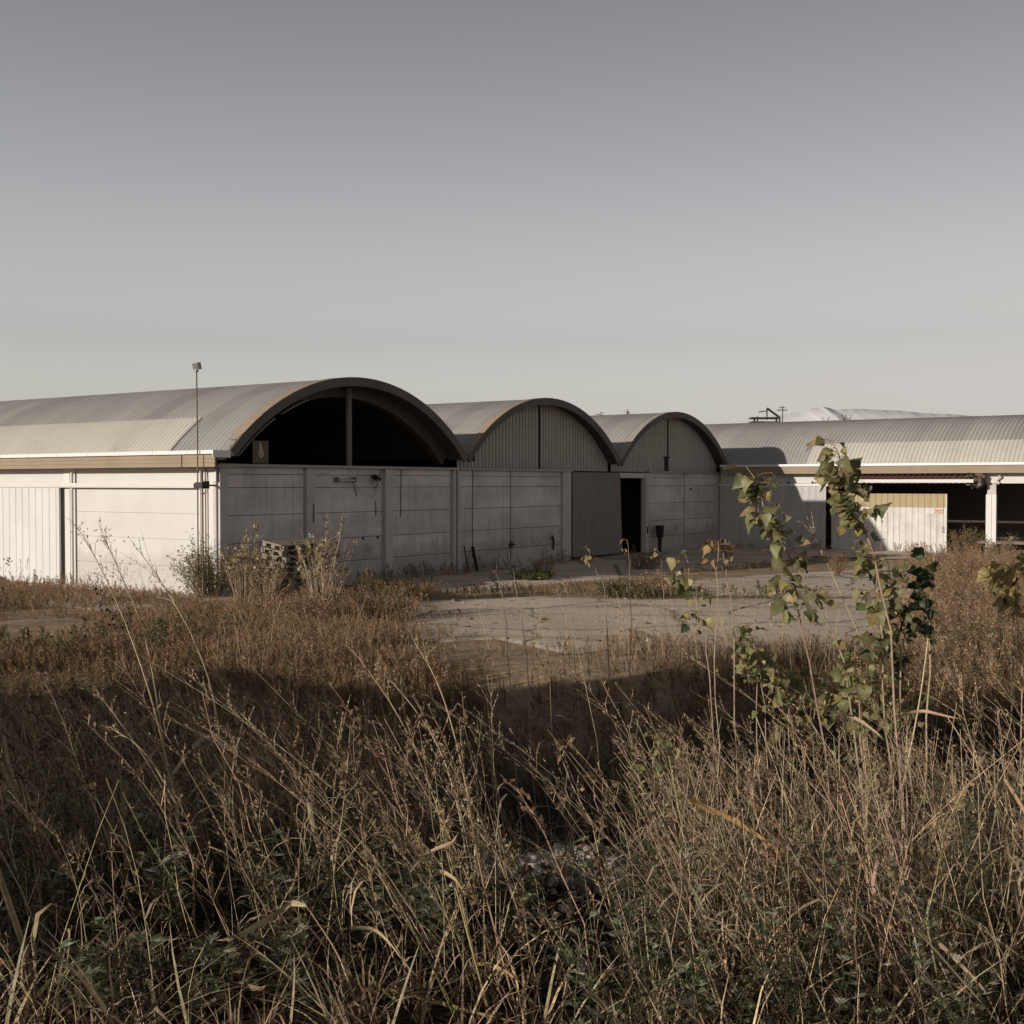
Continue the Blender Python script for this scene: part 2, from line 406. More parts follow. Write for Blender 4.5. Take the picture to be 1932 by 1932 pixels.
def corrugated(mb, s0, s1, zf0, zf1, t, pitch, amp, per=4, square=False):
    """upright ribbed sheet in the plane of the gable front (ribs vertical)"""
    n = max(2, int((s1 - s0) / pitch * per)); lo, hi = [], []
    for i in range(n + 1):
        s = s0 + (s1 - s0) * i / n
        w = cos(2 * pi * i / per)
        if square: w = 1 if (i % per) == 0 else -.25
        tt = t + amp * w
        lo.append((s, tt, zf0(s))); hi.append((s, tt, zf1(s)))
    mb.grid([lo, hi])

def grooved(mb, s0, s1, zf0, zf1, t, pitch, gw, depth):
    """flat sheet with narrow deep grooves"""
    n = max(1, int(round((s1 - s0) / pitch))); p = (s1 - s0) / n; lo, hi = [], []
    for i in range(n):
        for q, d in ((0, 0), (p - gw * 1.5, 0), (p - gw, depth), (p - gw * .5, depth)):
            s = s0 + i * p + q; lo.append((s, t + d, zf0(s))); hi.append((s, t + d, zf1(s)))
    lo.append((s1, t, zf0(s1))); hi.append((s1, t, zf1(s1))); mb.grid([lo, hi])

def corr_side(mb, t0, t1, z0, z1, s, pitch, amp, rib=.18):
    """upright ribbed sheet facing -s: narrow raised ribs on a flat tray"""
    lo, hi = [], []; t = t0; n = int(round((t1 - t0) / pitch)); pitch = (t1 - t0) / n
    for i in range(n):
        b = t0 + i * pitch
        for q, a in ((0, 0), (.5 - rib / 2 - .05, 0), (.5 - rib / 2, 1), (.5 + rib / 2, 1), (.5 + rib / 2 + .05, 0)):
            lo.append((s - amp * a, b + q * pitch, z0)); hi.append((s - amp * a, b + q * pitch, z1))
    lo.append((s, t1, z0)); hi.append((s, t1, z1))
    mb.grid([lo, hi])

COURSES = [-.35, .63, 1.30, 2.03, 2.75, 3.10, 3.30]
def panel_bay(mb, s0, s1, courses=COURSES, t=0.0, gap=.017):
    for a, b in zip(courses[:-1], courses[1:]):
        mb.box(s0, s1, t, t + .10, a + (gap if a > 0 else 0), b)
def side_bay(mb, t0, t1, courses, s=0.0, gap=.006):
    for a, b in zip(courses[:-1], courses[1:]):
        mb.box(s, s + .10, t0, t1, a + (gap if a > 0 else 0), b)

halls = []
HL = ['grey vaulted hall with an open black gable, nearest of the row, white left flank',
      'grey vaulted hall with ribbed gable between the open-gabled hall and the doorway hall',
      'smallest-looking vaulted hall of the row, beside the tall black doorway',
      'long vaulted wing jutting forward at the end of the row, with a red awning']
for i in range(4):
    q = C0 + 10 * i * D1
    h = empty('vaulted_hall', (q[0], q[1], 0), HROT)
    tag(h, HL[i], 'warehouse', 'row of barrel-vaulted industrial halls'); halls.append(h)

TB = 34.0
for i, h in enumerate(halls):
    t0 = EV if i < 3 else -34.0
    m = MB(); roof_sheet(m, t0, TB, -TH, TH, RR, .024)
    o = m.build('roof', M['roof'], h, smooth=True)
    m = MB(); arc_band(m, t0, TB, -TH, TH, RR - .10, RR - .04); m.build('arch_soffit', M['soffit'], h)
    m = MB()                                                 # closing wall at the far end
    for j in range(20):
        a, b = j * .5, j * .5 + .5
        m.quad((a, TB - .1, -.3), (b, TB - .1, -.3), (b, TB - .1, zarc(b) - .1), (a, TB - .1, zarc(a) - .1))
    if i == 3:
        m.build('end_wall', M['inner'], h); m = MB()
        for j in range(20):
            a, b = j * .5, j * .5 + .5
            m.quad((a, -33.8, -.3), (b, -33.8, -.3), (b, -33.8, zarc(b) - .1), (a, -33.8, zarc(a) - .1))
    m.build('end_wall', M['inner'], h)
    if i < 3:
        m = MB(); arc_band(m, EV - .03, EV + .05, -TH, TH, RR - .20, RR + .035); m.build('barge_board', M['barge'], h)
        m = MB(); arc_band(m, EV - .04, EV + (.30 if i == 0 else .22), -TH * (.98 if i else .93), TH * .98, RR + .037, RR + .052)
        m.build('edge_flashing', M['tanflash'] if i < 2 else M['greyflash'], h)

# --- gables
for i in (1, 2):
    h = halls[i]
    for a, b in ((.12, 4.94), (5.06, 9.88)):
        m = MB(); grooved(m, a, b, lambda s: 3.335, lambda s: zarc(s, RR - .1), .045, .205, .045, .055)
        m.build('gable_sheet', M['gable'], h)
    m = MB(); m.box(4.95, 5.05, .085, .14, 3.3, zarc(5, RR - .12)); m.build('gable_post', M['black'], h)
MBx = MB(); MBx.box(.95, 1.05, .02, .043, 3.6, 3.78); MBx.build('vent_slot', M['black'], halls[1])
MBx = MB().box(4.68, 4.93, .01, .042, 3.36, 3.95); MBx.box(4.55, 4.98, -.06, .009, 3.95, 4.0); MBx.build('gable_hatch', M['black'], halls[2])

h = halls[0]
m = MB(); m.box(4.945, 4.955, .02, .14, 3.38, 5.62).box(5.045, 5.055, .02, .14, 3.38, 5.62).box(4.955, 5.045, .07, .08, 3.38, 5.62); m.build('gable_post', M['steel'], h)
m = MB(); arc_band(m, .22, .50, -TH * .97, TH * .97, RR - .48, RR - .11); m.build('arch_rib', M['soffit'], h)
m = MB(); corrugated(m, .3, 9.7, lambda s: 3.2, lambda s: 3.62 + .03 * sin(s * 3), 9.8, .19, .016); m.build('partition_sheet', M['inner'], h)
m = MB(); m.box(1.24, 1.80, .05, .08, 3.40, 4.0); bo = m.build('gable_board', M['board'], h)
m = MB()
pts = [(1.50,3.55),(1.58,3.56),(1.63,3.63),(1.62,3.72),(1.57,3.80),(1.55,3.92),(1.50,3.97),(1.46,3.90),(1.46,3.78),(1.43,3.68),(1.45,3.59)]
m.v = [(a, .048, b) for a, b in pts] + [(a, .041, b) for a, b in pts]; n = len(pts)
m.f = [tuple(range(n - 1, -1, -1)), tuple(range(n, 2 * n))] + [(k, (k + 1) % n, (k + 1) % n + n, k + n) for k in range(n)]
m.build('pale_patch', M['pale'], bo)
# torn sheet strip under the left shoulder of the open gable
m = MB(); arc_band(m, -.36, -.02, -TH * .60, -TH * .40, RR - .36, RR - .345, 8); arc_band(m, -.40, -.25, -TH * .97, -TH * .66, RR - .33, RR - .315, 8)
m.build('torn_sheet', M['steel'], h)

# --- facade walls, cornice flashing, pilasters
def facade(h, bays, pils, cornice):
    m = MB()
    for a, b in bays: panel_bay(m, a, b)
    w = m.build('wall_panels', M['concrete'], h)
    m = MB()
    for a, b in bays: m.box(a - .02, b + .02, .085, .22, -.35, 3.29)
    m.build('wall_core', M['groove'], h)
    for a, b in pils:
        m = MB(); m.box(a, b, -.07, .12, -.35, 3.30); m.box(a - .05, a - .005, .02, .12, -.35, 3.3); m.build('pilaster', M['pilaster'], h)
    if cornice:
        a, b = cornice
        m = MB(); m.box(a, b, -.13, .25, 3.335, 3.375).box(a, b, -.13, -.115, 3.30, 3.334); m.build('cornice_flashing', M['steel'], h)
facade(halls[0], [(.30, 3.04), (3.44, 6.33), (6.80, 9.68)], [(.0, .26), (3.12, 3.42), (6.44, 6.78), (9.78, 9.90), (10.02, 10.20)], (-.1, 10.05))
facade(halls[1], [(.24, 3.09), (3.15, 6.34)], [(6.40, 6.98)], (.09, 6.98))
facade(halls[2], [(3.12, 6.44), (6.52, 9.80)], [(2.80, 3.08), (9.84, 9.97)], (3.0, 9.9))
m = MB(); m.box(3.10, 3.145, .03, .09, -.3, 3.3); m.build('joint_strip', M['dark'], halls[1])
m = MB(); m.box(6.45, 6.51, .03, .09, -.3, 3.3); m.build('joint_strip', M['dark'], halls[2])
# beam over the door bay and the pale lintel
m = MB(); m.box(7.0, 10.0, .02, .25, 3.20, 3.33); m.build('door_beam', M['black'], halls[1])
m = MB(); m.box(.0, 2.98, .03, .25, 3.29, 3.335); m.build('door_beam', M['black'], halls[2])
m = MB(); m.box(.62, 2.79, -.04, .2, 3.08, 3.285); m.build('lintel', M['pilaster'], halls[2])
# sliding sheet door, hung askew
m = MB()
P = [[], []]; n = 92
for k in range(n + 1):
    f = k / n; w = -.10 + (.055 if k % 4 == 2 else 0)
    P[0].append((7.02 + f * 3.78, w, .12 - .02 * f)); P[1].append((7.02 + f * 3.58, w, 3.28))
m.grid(P); m.build('sliding_sheet_door', M['sheetdoor'], halls[1])
# latch, leaning posts, hooks, cables, lamps on the concrete
m = MB(); m.box(2.98, 3.30, -.05, -.004, .72, .79).box(3.06, 3.16, -.06, -.004, .66, .86); m.build('latch', M['dark'], halls[1])
m = MB(); m.tube([(5.74, -.05, .95), (5.78, -.06, .8), (5.77, -.05, .45)], .035, 6); m.box(5.68, 5.80, -.04, -.003, .84, .9); m.build('hooked_bar', M['dark'], halls[1])
m = MB(); m.tube([(.90, -.02, 3.28), (.86, -.03, 2.0), (.88, -.02, .4)], .011, 5); m.build('hanging_cable', M['dark'], halls[1])
m = MB(); m.tube([(7.23, -.02, 3.32), (7.19, -.03, 2.5), (7.21, -.02, 1.98), (7.17, -.03, 1.84)], .012, 5); m.build('hanging_cable', M['dark'], halls[0])
m = MB(); m.tube([(3.37, -.09, 2.3), (3.37, -.09, 1.8)], .014, 5); m.build('hanging_cable', M['dark'], halls[0])
m = MB(); m.tube([(6.05, -.02, 2.35), (6.06, -.02, 1.9)], .012, 5); m.build('hanging_cable', M['dark'], halls[0])
m = MB(); m.box(4.30, 5.06, -.12, -.004, 2.93, 3.0); m.box(4.28, 4.34, -.15, -.003, 2.90, 3.05).box(5.0, 5.07, -.15, -.003, 2.90, 3.05)
sl_ = m.build('strip_lamp', M['groove'], halls[0])
m = MB(); m.tube([(4.36, -.125, 2.955), (5.0, -.125, 2.955)], .028, 8); m.build('lamp_tube', M['pilaster'], sl_)
m = MB(); m.tube([(5.06, -.04, 2.93), (5.14, -.03, 2.7), (5.22, -.02, 2.5)], .011, 5); m.build('lamp_cable', M['dark'], sl_)
m = MB(); m.obox((5.93, -.16, 3.02), (.24, .16, .13), Matrix.Rotation(.6, 3, 'X') @ Matrix.Rotation(.3, 3, 'Y')); m.tube([(5.9, 0, 3.1), (5.93, -.15, 3.0)], .02, 6)
fl = m.build('wall_floodlight', M['black'], halls[0])
m = MB(); m.tube([(6.03, -.1, 2.98), (6.1, -.06, 2.85), (6.0, -.05, 2.72)], .016, 5); m.tube([(6.03, -.05, 3.0), (6.2, -.04, 2.98), (6.25, -.03, 3.28)], .011, 5); m.build('lamp_cable', M['dark'], fl)
m = MB(); m.box(5.85, 5.93, -.262, -.25, 2.9, 2.98); m.build('lamp_glass', M['lens'], fl)
for (a, b) in ((5.5, 1.26), (6.15, 1.27)):
    m = MB(); m.tube([(a, -.012, b), (a, .02, b)], .045, 8); m.build('wall_hole', M['black'], halls[0])
# sign plate on the doorway hall
m = MB(); m.box(6.98, 7.20, -.02, -.003, 2.74, 3.06); sg = m.build('wall_sign', M['white'], halls[2])
m = MB(); m.box(7.04, 7.14, -.026, -.021, 2.97, 3.01).box(7.06, 7.15, -.026, -.021, 2.88, 2.91).box(7.02, 7.10, -.026, -.021, 2.80, 2.83).box(7.0, 7.2, -.012, -.003, 2.58, 2.66); m.build('sign_marks', M['dark'], sg)
# small electrical box on the jamb
m = MB(); m.box(2.86, 3.02, -.10, -.07, 1.03, 1.07).box(2.90, 2.98, -.09, -.07, .80, 1.02); m.build('jamb_bracket', M['dark'], halls[2])

# --- left flank of the first hall
h = halls[0]
m = MB(); side_bay(m, .62, 5.86, [-.35, .69, 1.40, 2.08, 2.80]); side_bay(m, .62, 5.86, [2.86, 3.29]); side_bay(m, 6.40, 34, [2.86, 3.29])
m.build('side_wall', M['concrete_lit'], h)
m = MB(); m.box(.08, .2, .3, 34, -.35, 3.28); m.build('side_wall_core', M['groove'], h)
m = MB(); m.box(-.04, .12, 6.09, 6.36, -.35, 3.29).box(.0, .11, 6.375, 6.6, -.35, 2.85).box(.0, .07, 5.875, 6.075, -.35, 3.29); m.build('pilaster', M['white'], h)
m = MB(); m.box(-.04, .12, .02, .58, -.35, 3.29); m.build('corner_pillar', M['white'], h)
m = MB(); corr_side(m, 6.42, 14.2, -.02, 2.80, -.16, .32, .014); m.box(-.19, -.13, 6.38, 6.42, -.02, 2.80)
m.build('sliding_door', M['ribbed'], h)
m = MB(); m.box(-.20, -.06, .70, 15, 2.79, 2.875).box(-.20, -.17, .70, 15, 2.755, 2.788); m.build('door_rail', M['white'], h)
for t_, r_, mt in ((5.90, .045, 'white'), (.55, .022, 'white'), (.36, .022, 'tan')):
    m = MB(); m.tube([(-.10, t_, .02), (-.10, t_, 3.27)], r_, 8); m.build('downpipe', M[mt], h)
m = MB(); m.box(-.09, -.045, -.02, .06, 2.92, 3.2); m.build('cable_box', M['white'], h)
m = MB(); m.tube([(-.08, .38, 3.2), (-.09, .34, 2.8), (-.08, .42, 2.62), (-.07, .58, 2.6)], .014, 5); m.build('hanging_cable', M['dark'], h)

def eaves(h, t0, t1, breaks):
    for (a, b) in breaks:
        m = MB()
        for k, (z0, z1) in enumerate(((3.285, 3.385), (3.39, 3.49), (3.495, 3.60))):
            m.hexa([(-.56 + .02, a, z0), (-.50, a, z0), (-.50, b, z0), (-.56 + .02, b, z0), (-.565, a, z1), (-.50, a, z1), (-.50, b, z1), (-.565, b, z1)])
        m.build('fascia', M['tan'], h)
    m = MB(); m.box(-.49, .10, t0, t1, 3.295, 3.31); m.build('eaves_soffit', M['pilaster'], h)
    m = MB(); m.box(-.64, -.625, t0 - .02, t1, 3.605, 3.70).box(-.624, -.06, t0 - .02, t1, 3.605, 3.62).box(-.64, -.06, t0 - .04, t0 - .021, 3.52, 3.70)
    t = t0 + .9
    while t < min(t1, t0 + 34): m.box(-.646, -.641, t, t + .03, 3.605, 3.703); t += 1.35
    m.build('gutter', M['gutter'], h)
eaves(halls[0], -.50, 34, [(-.50, .70), (.74, 34)])
eaves(halls[3], -34, -.36, [(-34, -.36)])

# translucent sheets lapped over the lower slope
TH1 = -math.asin((5 - 1.10) / RR)
for hh, a, b in ((halls[0], 1.86, 33), (halls[3], -33.5, -4.2)):
    m = MB(); roof_sheet(m, a, b, -TH - .004, TH1, RR + .034, .024, 8)
    m.build('translucent_sheets', M['fibreglass'], hh, smooth=True)
# --- forward wing: flank facing the yard
h = halls[3]
m = MB(); side_bay(m, -34, -.1, [2.86, 3.29]); m.build('wall_band', M['concrete_lit'], h)
m = MB(); m.box(.03, .10, -5.0, -.1, -.35, 2.85); m.build('wall_core', M['groove'], h)
m = MB(); corr_side(m, -5.15, -.12, -.02, 2.78, -.14, .31, .016, .10); m.build('sliding_door', M['ribbed_wing'], h)
m = MB(); m.box(-.19, -.05, -6.0, -.12, 2.78, 2.855); m.box(-.19, -.16, -6, -.12, 2.74, 2.779); m.build('door_rail', M['white'], h)
for t_ in (-3.45, -4.55):
    m = MB(); m.tube([(-.14, t_, 2.90), (-.20, t_, 2.90)], .055, 8); m.build('rail_roller', M['dark'], h)
m = MB(); corr_side(m, -10.2, -5.35, -.02, 1.86, .0, .26, .022, .16); m.box(-.03, .05, -10.24, -10.2, -.02, 2.43).box(.03, .06, -10.2, -5.35, -.02, 1.86)
dr = m.build('hinged_door', M['ribbed_old'], h)
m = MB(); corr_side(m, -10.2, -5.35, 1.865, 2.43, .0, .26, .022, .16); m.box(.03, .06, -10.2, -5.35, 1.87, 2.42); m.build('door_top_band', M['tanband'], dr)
m = MB(); m.tube([(-.02, -10.1, 1.05), (-.09, -10.1, 1.05), (-.09, -10.1, .85), (-.02, -10.1, .85)], .015, 6); m.build('handle', M['dark'], dr)
m = MB(); m.box(-.05, -.035, -10.10, -9.43, 1.60, 1.83); sg = m.build('warning_sign', M['white'], h)
m = MB(); m.box(-.056, -.051, -10.08, -9.72, 1.62, 1.81); m.build('sign_panel', M['orange'], sg)
m = MB()
for k in range(4): m.box(-.062, -.057, -10.02 + .01 * k, -9.77, 1.645 + k * .034, 1.655 + k * .034)
for k in (-10.05, -9.79): m.box(-.062, -.057, k, k + .035, 1.775, 1.80)
m.build('sign_text', M['signred'], sg)
m = MB(); pr = []
for k in range(17):
    a = 2 * pi * k / 16; pr.append([( -.057, -9.57 + .075 * cos(a), 1.715 + .075 * sin(a)), (-.057, -9.57 + .062 * cos(a), 1.715 + .062 * sin(a))])
m.grid(pr); m.box(-.058, -.052, -9.575, -9.565, 1.68, 1.75); m.build('sign_emblem', M['steel'], sg)
# pillars between the open bays, inner wall with panel joints
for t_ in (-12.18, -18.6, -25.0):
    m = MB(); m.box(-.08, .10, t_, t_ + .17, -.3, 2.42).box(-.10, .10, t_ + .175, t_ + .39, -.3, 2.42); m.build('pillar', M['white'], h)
    m = MB(); m.box(-.02, .09, t_ + .02, t_ + .36, 2.425, 2.85); m.build('shaded_pillar_top', M['pilaster'], h)  # shade on the pillar top put into a darker grey piece
m = MB()
for a, b in ((-.3, .7), (.72, 1.40), (1.42, 2.10), (2.12, 2.80), (2.82, 3.7)): m.box(9.7, 9.8, -34, 30, a, b)
m.build('inner_wall', M['inner'], h)
m = MB(); m.box(9.82, 9.9, -34, 30, -.3, 3.9); m.build('inner_wall_core', M['groove'], h)
m = MB(); m.box(9.55, 9.65, .3, TB, -.3, 3.9); m.build('blocking_wall', M['inner'], halls[2])  # added wall, stops light from the open bays so the doorway stays black
# red awning
aw = empty('awning', (0, 0, 0)); aw.parent = h
m = MB(); rows = [[], []]; n = 25 * 4
for k in range(n + 1):
    t = -11.15 + 6.0 * k / n; dz = .028 * cos(2 * pi * k / 4)
    sag = .0 if k < 88 else -.012 * (k - 88)
    rows[0].append((-.02, t, 3.235 + dz)); rows[1].append((-.72, t, 3.05 + dz + sag))
m.grid(rows); m.build('awning_sheet', M['redsheet'], aw, smooth=False)
m = MB(); m.box(-.745, -.725, -11.45, -5.1, 2.895, 3.03).box(-.724, -.66, -11.45, -5.1, 2.895, 2.91); m.build('awning_edge', M['white'], aw)
m = MB()
m = None
for t_ in (-5.2, -7.2, -9.2, -11.2):
    m = MB(); m.tube([(.02, t_, 2.95), (-.68, t_, 2.96)], .03, 6); m.build('awning_bracket', M['dark'], aw)
m = MB()
r = random.Random(4)
for k in range(40):
    a = r.uniform(-11.75, -11.15); z = r.uniform(2.80, 3.25)
    m.obox((r.uniform(-.55, .0), a, z), (r.uniform(.1, .4), r.uniform(.05, .25), .012), Matrix.Rotation(r.uniform(-1.2, 1.2), 3, 'X') @ Matrix.Rotation(r.uniform(-1.2, 1.2), 3, 'Y') @ Matrix.Rotation(r.uniform(0, 3), 3, 'Z'))
m.build('crushed_end', M['board'], aw)
m = MB(); m.tube([(-.1, -12.3, 3.28), (-.2, -12.33, 3.15), (-.14, -12.2, 3.0), (-.1, -12.28, 2.85)], .05, 8); m.build('downpipe', M['white'], h)

# ------------------------------------------------------------------ things standing around the halls
def put(name, label, cat, p, rz=0.0, group=None):
    e = empty(name, p, rz); return tag(e, label, cat, group)

# floodlight mast fixed to the corner
p = st(-.70, -.04, 0)
mast = put('floodlight_mast', 'thin rusty pole with a floodlight on top, rising in front of the white flank wall', 'lamp post', p, HROT)
m = MB(); m.tube([(0, 0, -.1), (0, 0, 2.0), (.006, 0, 4.0), (-.012, 0, 5.68)], .017, 8); m.build('pole', M['rust'], mast)
m = MB(); m.tube([(0, -.18, .1), (0, -.18, 2.85), (0, -.15, 3.2)], .022, 8); m.build('stay_pipe', M['rust'], mast)
m = MB(); m.box(-.03, .64, .07, .11, 2.80, 2.84).box(-.05, .05, -.22, .04, 2.75, 2.90).box(.1, .24, -.16, -.04, 2.74, 2.93); m.build('wall_bracket', M['dark'], mast)
Rm = Matrix.Rotation(-HROT, 3, 'Z') @ Matrix.Rotation(RAD(-35), 3, 'Z') @ Matrix.Rotation(RAD(14), 3, 'X')
m = MB(); m.obox((0, 0, 5.79), (.21, .10, .17), Rm); m.tube([(-.01, 0, 5.64), (-.01, 0, 5.72)], .05, 8); hd = m.build('lamp_head', M['steel'], mast)
m = MB(); m.obox(Vector((0, 0, 5.79)) + Rm @ Vector((.0, -.056, 0)), (.17, .012, .13), Rm); m.build('lamp_glass', M['lens'], hd)

# pallets, leaning stack
PM = {}
def make_pallet(parent):
    m = MB()
    for k in range(5): m.box(-.6, .6, -.4 + k * .164, -.4 + k * .164 + .145, .122, .144)
    for k in (0, 1, 2): m.box(-.6, .6, -.4 + k * .35, -.4 + k * .35 + .10, .0, .022)
    m.build('deck_boards', M['pallet'], parent)
    m = MB()
    for x in (-.6, -.0725, .455):
        for y in (-.4, -.0725, .255): m.box(x, x + .145, y, y + .145, .0225, .0995)
    for x in (-.6, -.0725, .455): m.box(x, x + .145, -.4, .4, .10, .1215)
    m.build('blocks', M['pallet'], parent)
base = st(1.35, -.95, 0)
names = ['lowest', 'second from the ground', 'third from the ground', 'fourth from the ground', 'fifth from the ground', 'sixth from the ground', 'third from the top', 'second from the top', 'topmost']
first = None; zz = .0
for k in range(9):
    e = empty('wooden_pallet', (0, 0, 0))
    tag(e, 'weathered wooden pallet, %s of the leaning stack against the grey wall' % names[k], 'pallet', 'pallets in the leaning stack')
    if first is None: make_pallet(e); first = e
    else:
        for ch in first.children:
            c = ch.copy(); COL.objects.link(c); c.parent = e
    lean = (k / 8) ** 1.6
    sh = .30 * lean
    e.location = (base.x - D2[0] * sh + rnd.uniform(-.04, .04), base.y - D2[1] * sh + rnd.uniform(-.04, .04), zz)
    e.rotation_euler = (RAD(8.5 * lean), RAD(-1.5 * lean), HROT + rnd.uniform(-.12, .12))
    zz += .150 + .012 * lean

m = MB(); m.tube([(0, -.25, -.1), (0, -.04, .80)], .05, 8); o = m.build('leaning_stake', M['black']); o.location = st(10.78, -.05, 0); o.rotation_euler = (0, 0, HROT)
tag(o, 'black stake leaning on the grey panels right of the hall joint', 'post', 'dark stakes at the foot of the concrete wall')
m = MB(); m.tube([(0, -.22, -.1), (0, -.03, .84)], .022, 8); o = m.build('leaning_stake', M['black']); o.location = st(10.28, -.09, 0); o.rotation_euler = (0, 0, HROT)
tag(o, 'very thin dark stake leaning on the joint between the first two halls', 'post', 'dark stakes at the foot of the concrete wall')
ch = put('bin_on_post', 'dark tapered bin on a post beside the black doorway', 'bin', st(23.62, -.30, 0), HROT)
m = MB(); m.hexa([(-.11,-.10,.62),(.11,-.10,.62),(.11,.10,.62),(-.11,.10,.62),(-.16,-.13,1.12),(.16,-.13,1.12),(.16,.13,1.12),(-.16,.13,1.12)]); m.build('bin', M['black'], ch)
m = MB(); m.hexa([(-.05,-.05,-.1),(.05,-.05,-.1),(.05,.05,-.1),(-.05,.05,-.1),(-.075,-.07,.615),(.075,-.07,.615),(.075,.07,.615),(-.075,.07,.615)]); m.build('post', M['dark'], ch)

# red rubble by the ribbed door, at the left edge
m = MB(); r = random.Random(9)
for k in range(170):
    a, d = r.uniform(0, 6.28), r.random() ** .6
    z = .30 * (1 - d) + .02
    s_ = r.uniform(.04, .11)
    m.obox((1.0 * d * cos(a), .5 * d * sin(a), z), (s_ * 1.6, s_, s_ * .8), Matrix.Rotation(r.uniform(0, 3), 3, 'Z') @ Matrix.Rotation(r.uniform(-.6, .6), 3, 'X'))
m.hexa([(-1,-.5,-.1),(1,-.5,-.1),(1,.5,-.1),(-1,.5,-.1),(-.3,-.12,.27),(.3,-.12,.27),(.3,.12,.27),(-.3,.12,.27)])
o = m.build('brick_pile', M['brick']); o.location = st(-.9, 9.6, -.05); o.rotation_euler = (0, 0, HROT + pi / 2)
tag(o, 'low pile of red brick crumbs before the white ribbed door', 'rubble pile')

# far gantry behind the forward wing
gp = at(1452, 815, 130); gp.z = 0
gt = put('steel_gantry', 'dark steel gantry poking over the roof ridge of the forward wing', 'gantry', gp)
top = at(1452, 792, 130).z
m = MB()
for x in (-1.5, .9): 
    for y in (-.8, .8): m.tube([(x, y, 0), (x, y, top + .3)], .09, 6)
m.build('legs_frame', M['dark'], gt)
m = MB()
for z in (top + .1, top - .35): m.box(-2.1, 1.0, -.9, .9, z, z + .14)
m.tube([(-.3, 0, top + 1.25), (1.0, 0, top + .3)], .13, 6); m.tube([(-.3, 0, top + 1.25), (-.3, 0, top)], .07, 6); m.tube([(-1.2, 0, top + .85), (-.3, 0, top + .95)], .06, 6)
m.build('boom', M['dark'], gt)
m = MB(); m.tube([(1.4, 0, 0), (1.4, 0, top + 1.5)], .05, 6); m.box(.8, 1.9, -.05, .05, top + 1.0, top + 1.1); m.box(1.0, 1.7, -.05, .05, top + 1.3, top + 1.36); m.build('antenna', M['dark'], gt)

# snowy mountains far off
def mountains():
    D = 9000.0; us = np.linspace(1380, 1990, 240)
    prof = np.interp(us, [1380, 1480, 1535, 1552, 1575, 1600, 1640, 1700, 1740, 1800, 1860, 1990], [800, 783, 770, 767, 773, 771, 772, 776, 780, 783, 788, 796])
    r = np.random.default_rng(3)
    jag = np.zeros_like(us)
    for k in range(2, 8): jag += np.interp(us, np.linspace(1380, 1990, 2 ** k + 3), r.normal(0, 1, 2 ** k + 3)) * 3.4 / 2 ** (k * .72)
    prof = prof + jag * .6
    X = (us - 966) / F_PX * D; ZT = CAM_H + (911 - prof) / F_PX * D
    rows = []
    for q, (f, dy) in enumerate(((0, -2600), (.25, -1900), (.5, -1200), (.72, -650), (.88, -260), (1, 0), (.6, 900), (0, 2600))):
        nz = r.normal(0, 1, len(us)); nz = np.convolve(nz, np.ones(5) / 5, 'same')
        rows.append(np.stack([X + nz * 6, np.full_like(X, D) + dy + nz * 32 * (1 if f < 1 else 0), np.maximum(ZT * f + nz * 6 * (1 if 0 < f < 1 else 0), -5)], 1))
    m = MB(); m.grid(rows); mt = weathered('snow', (.82,.815,.81), (.74,.74,.745), scale=.002, streak=.1, fine=.0)
    return tag(m.build('snowy_mountains', mt, smooth=True), kind='structure')
mountains()

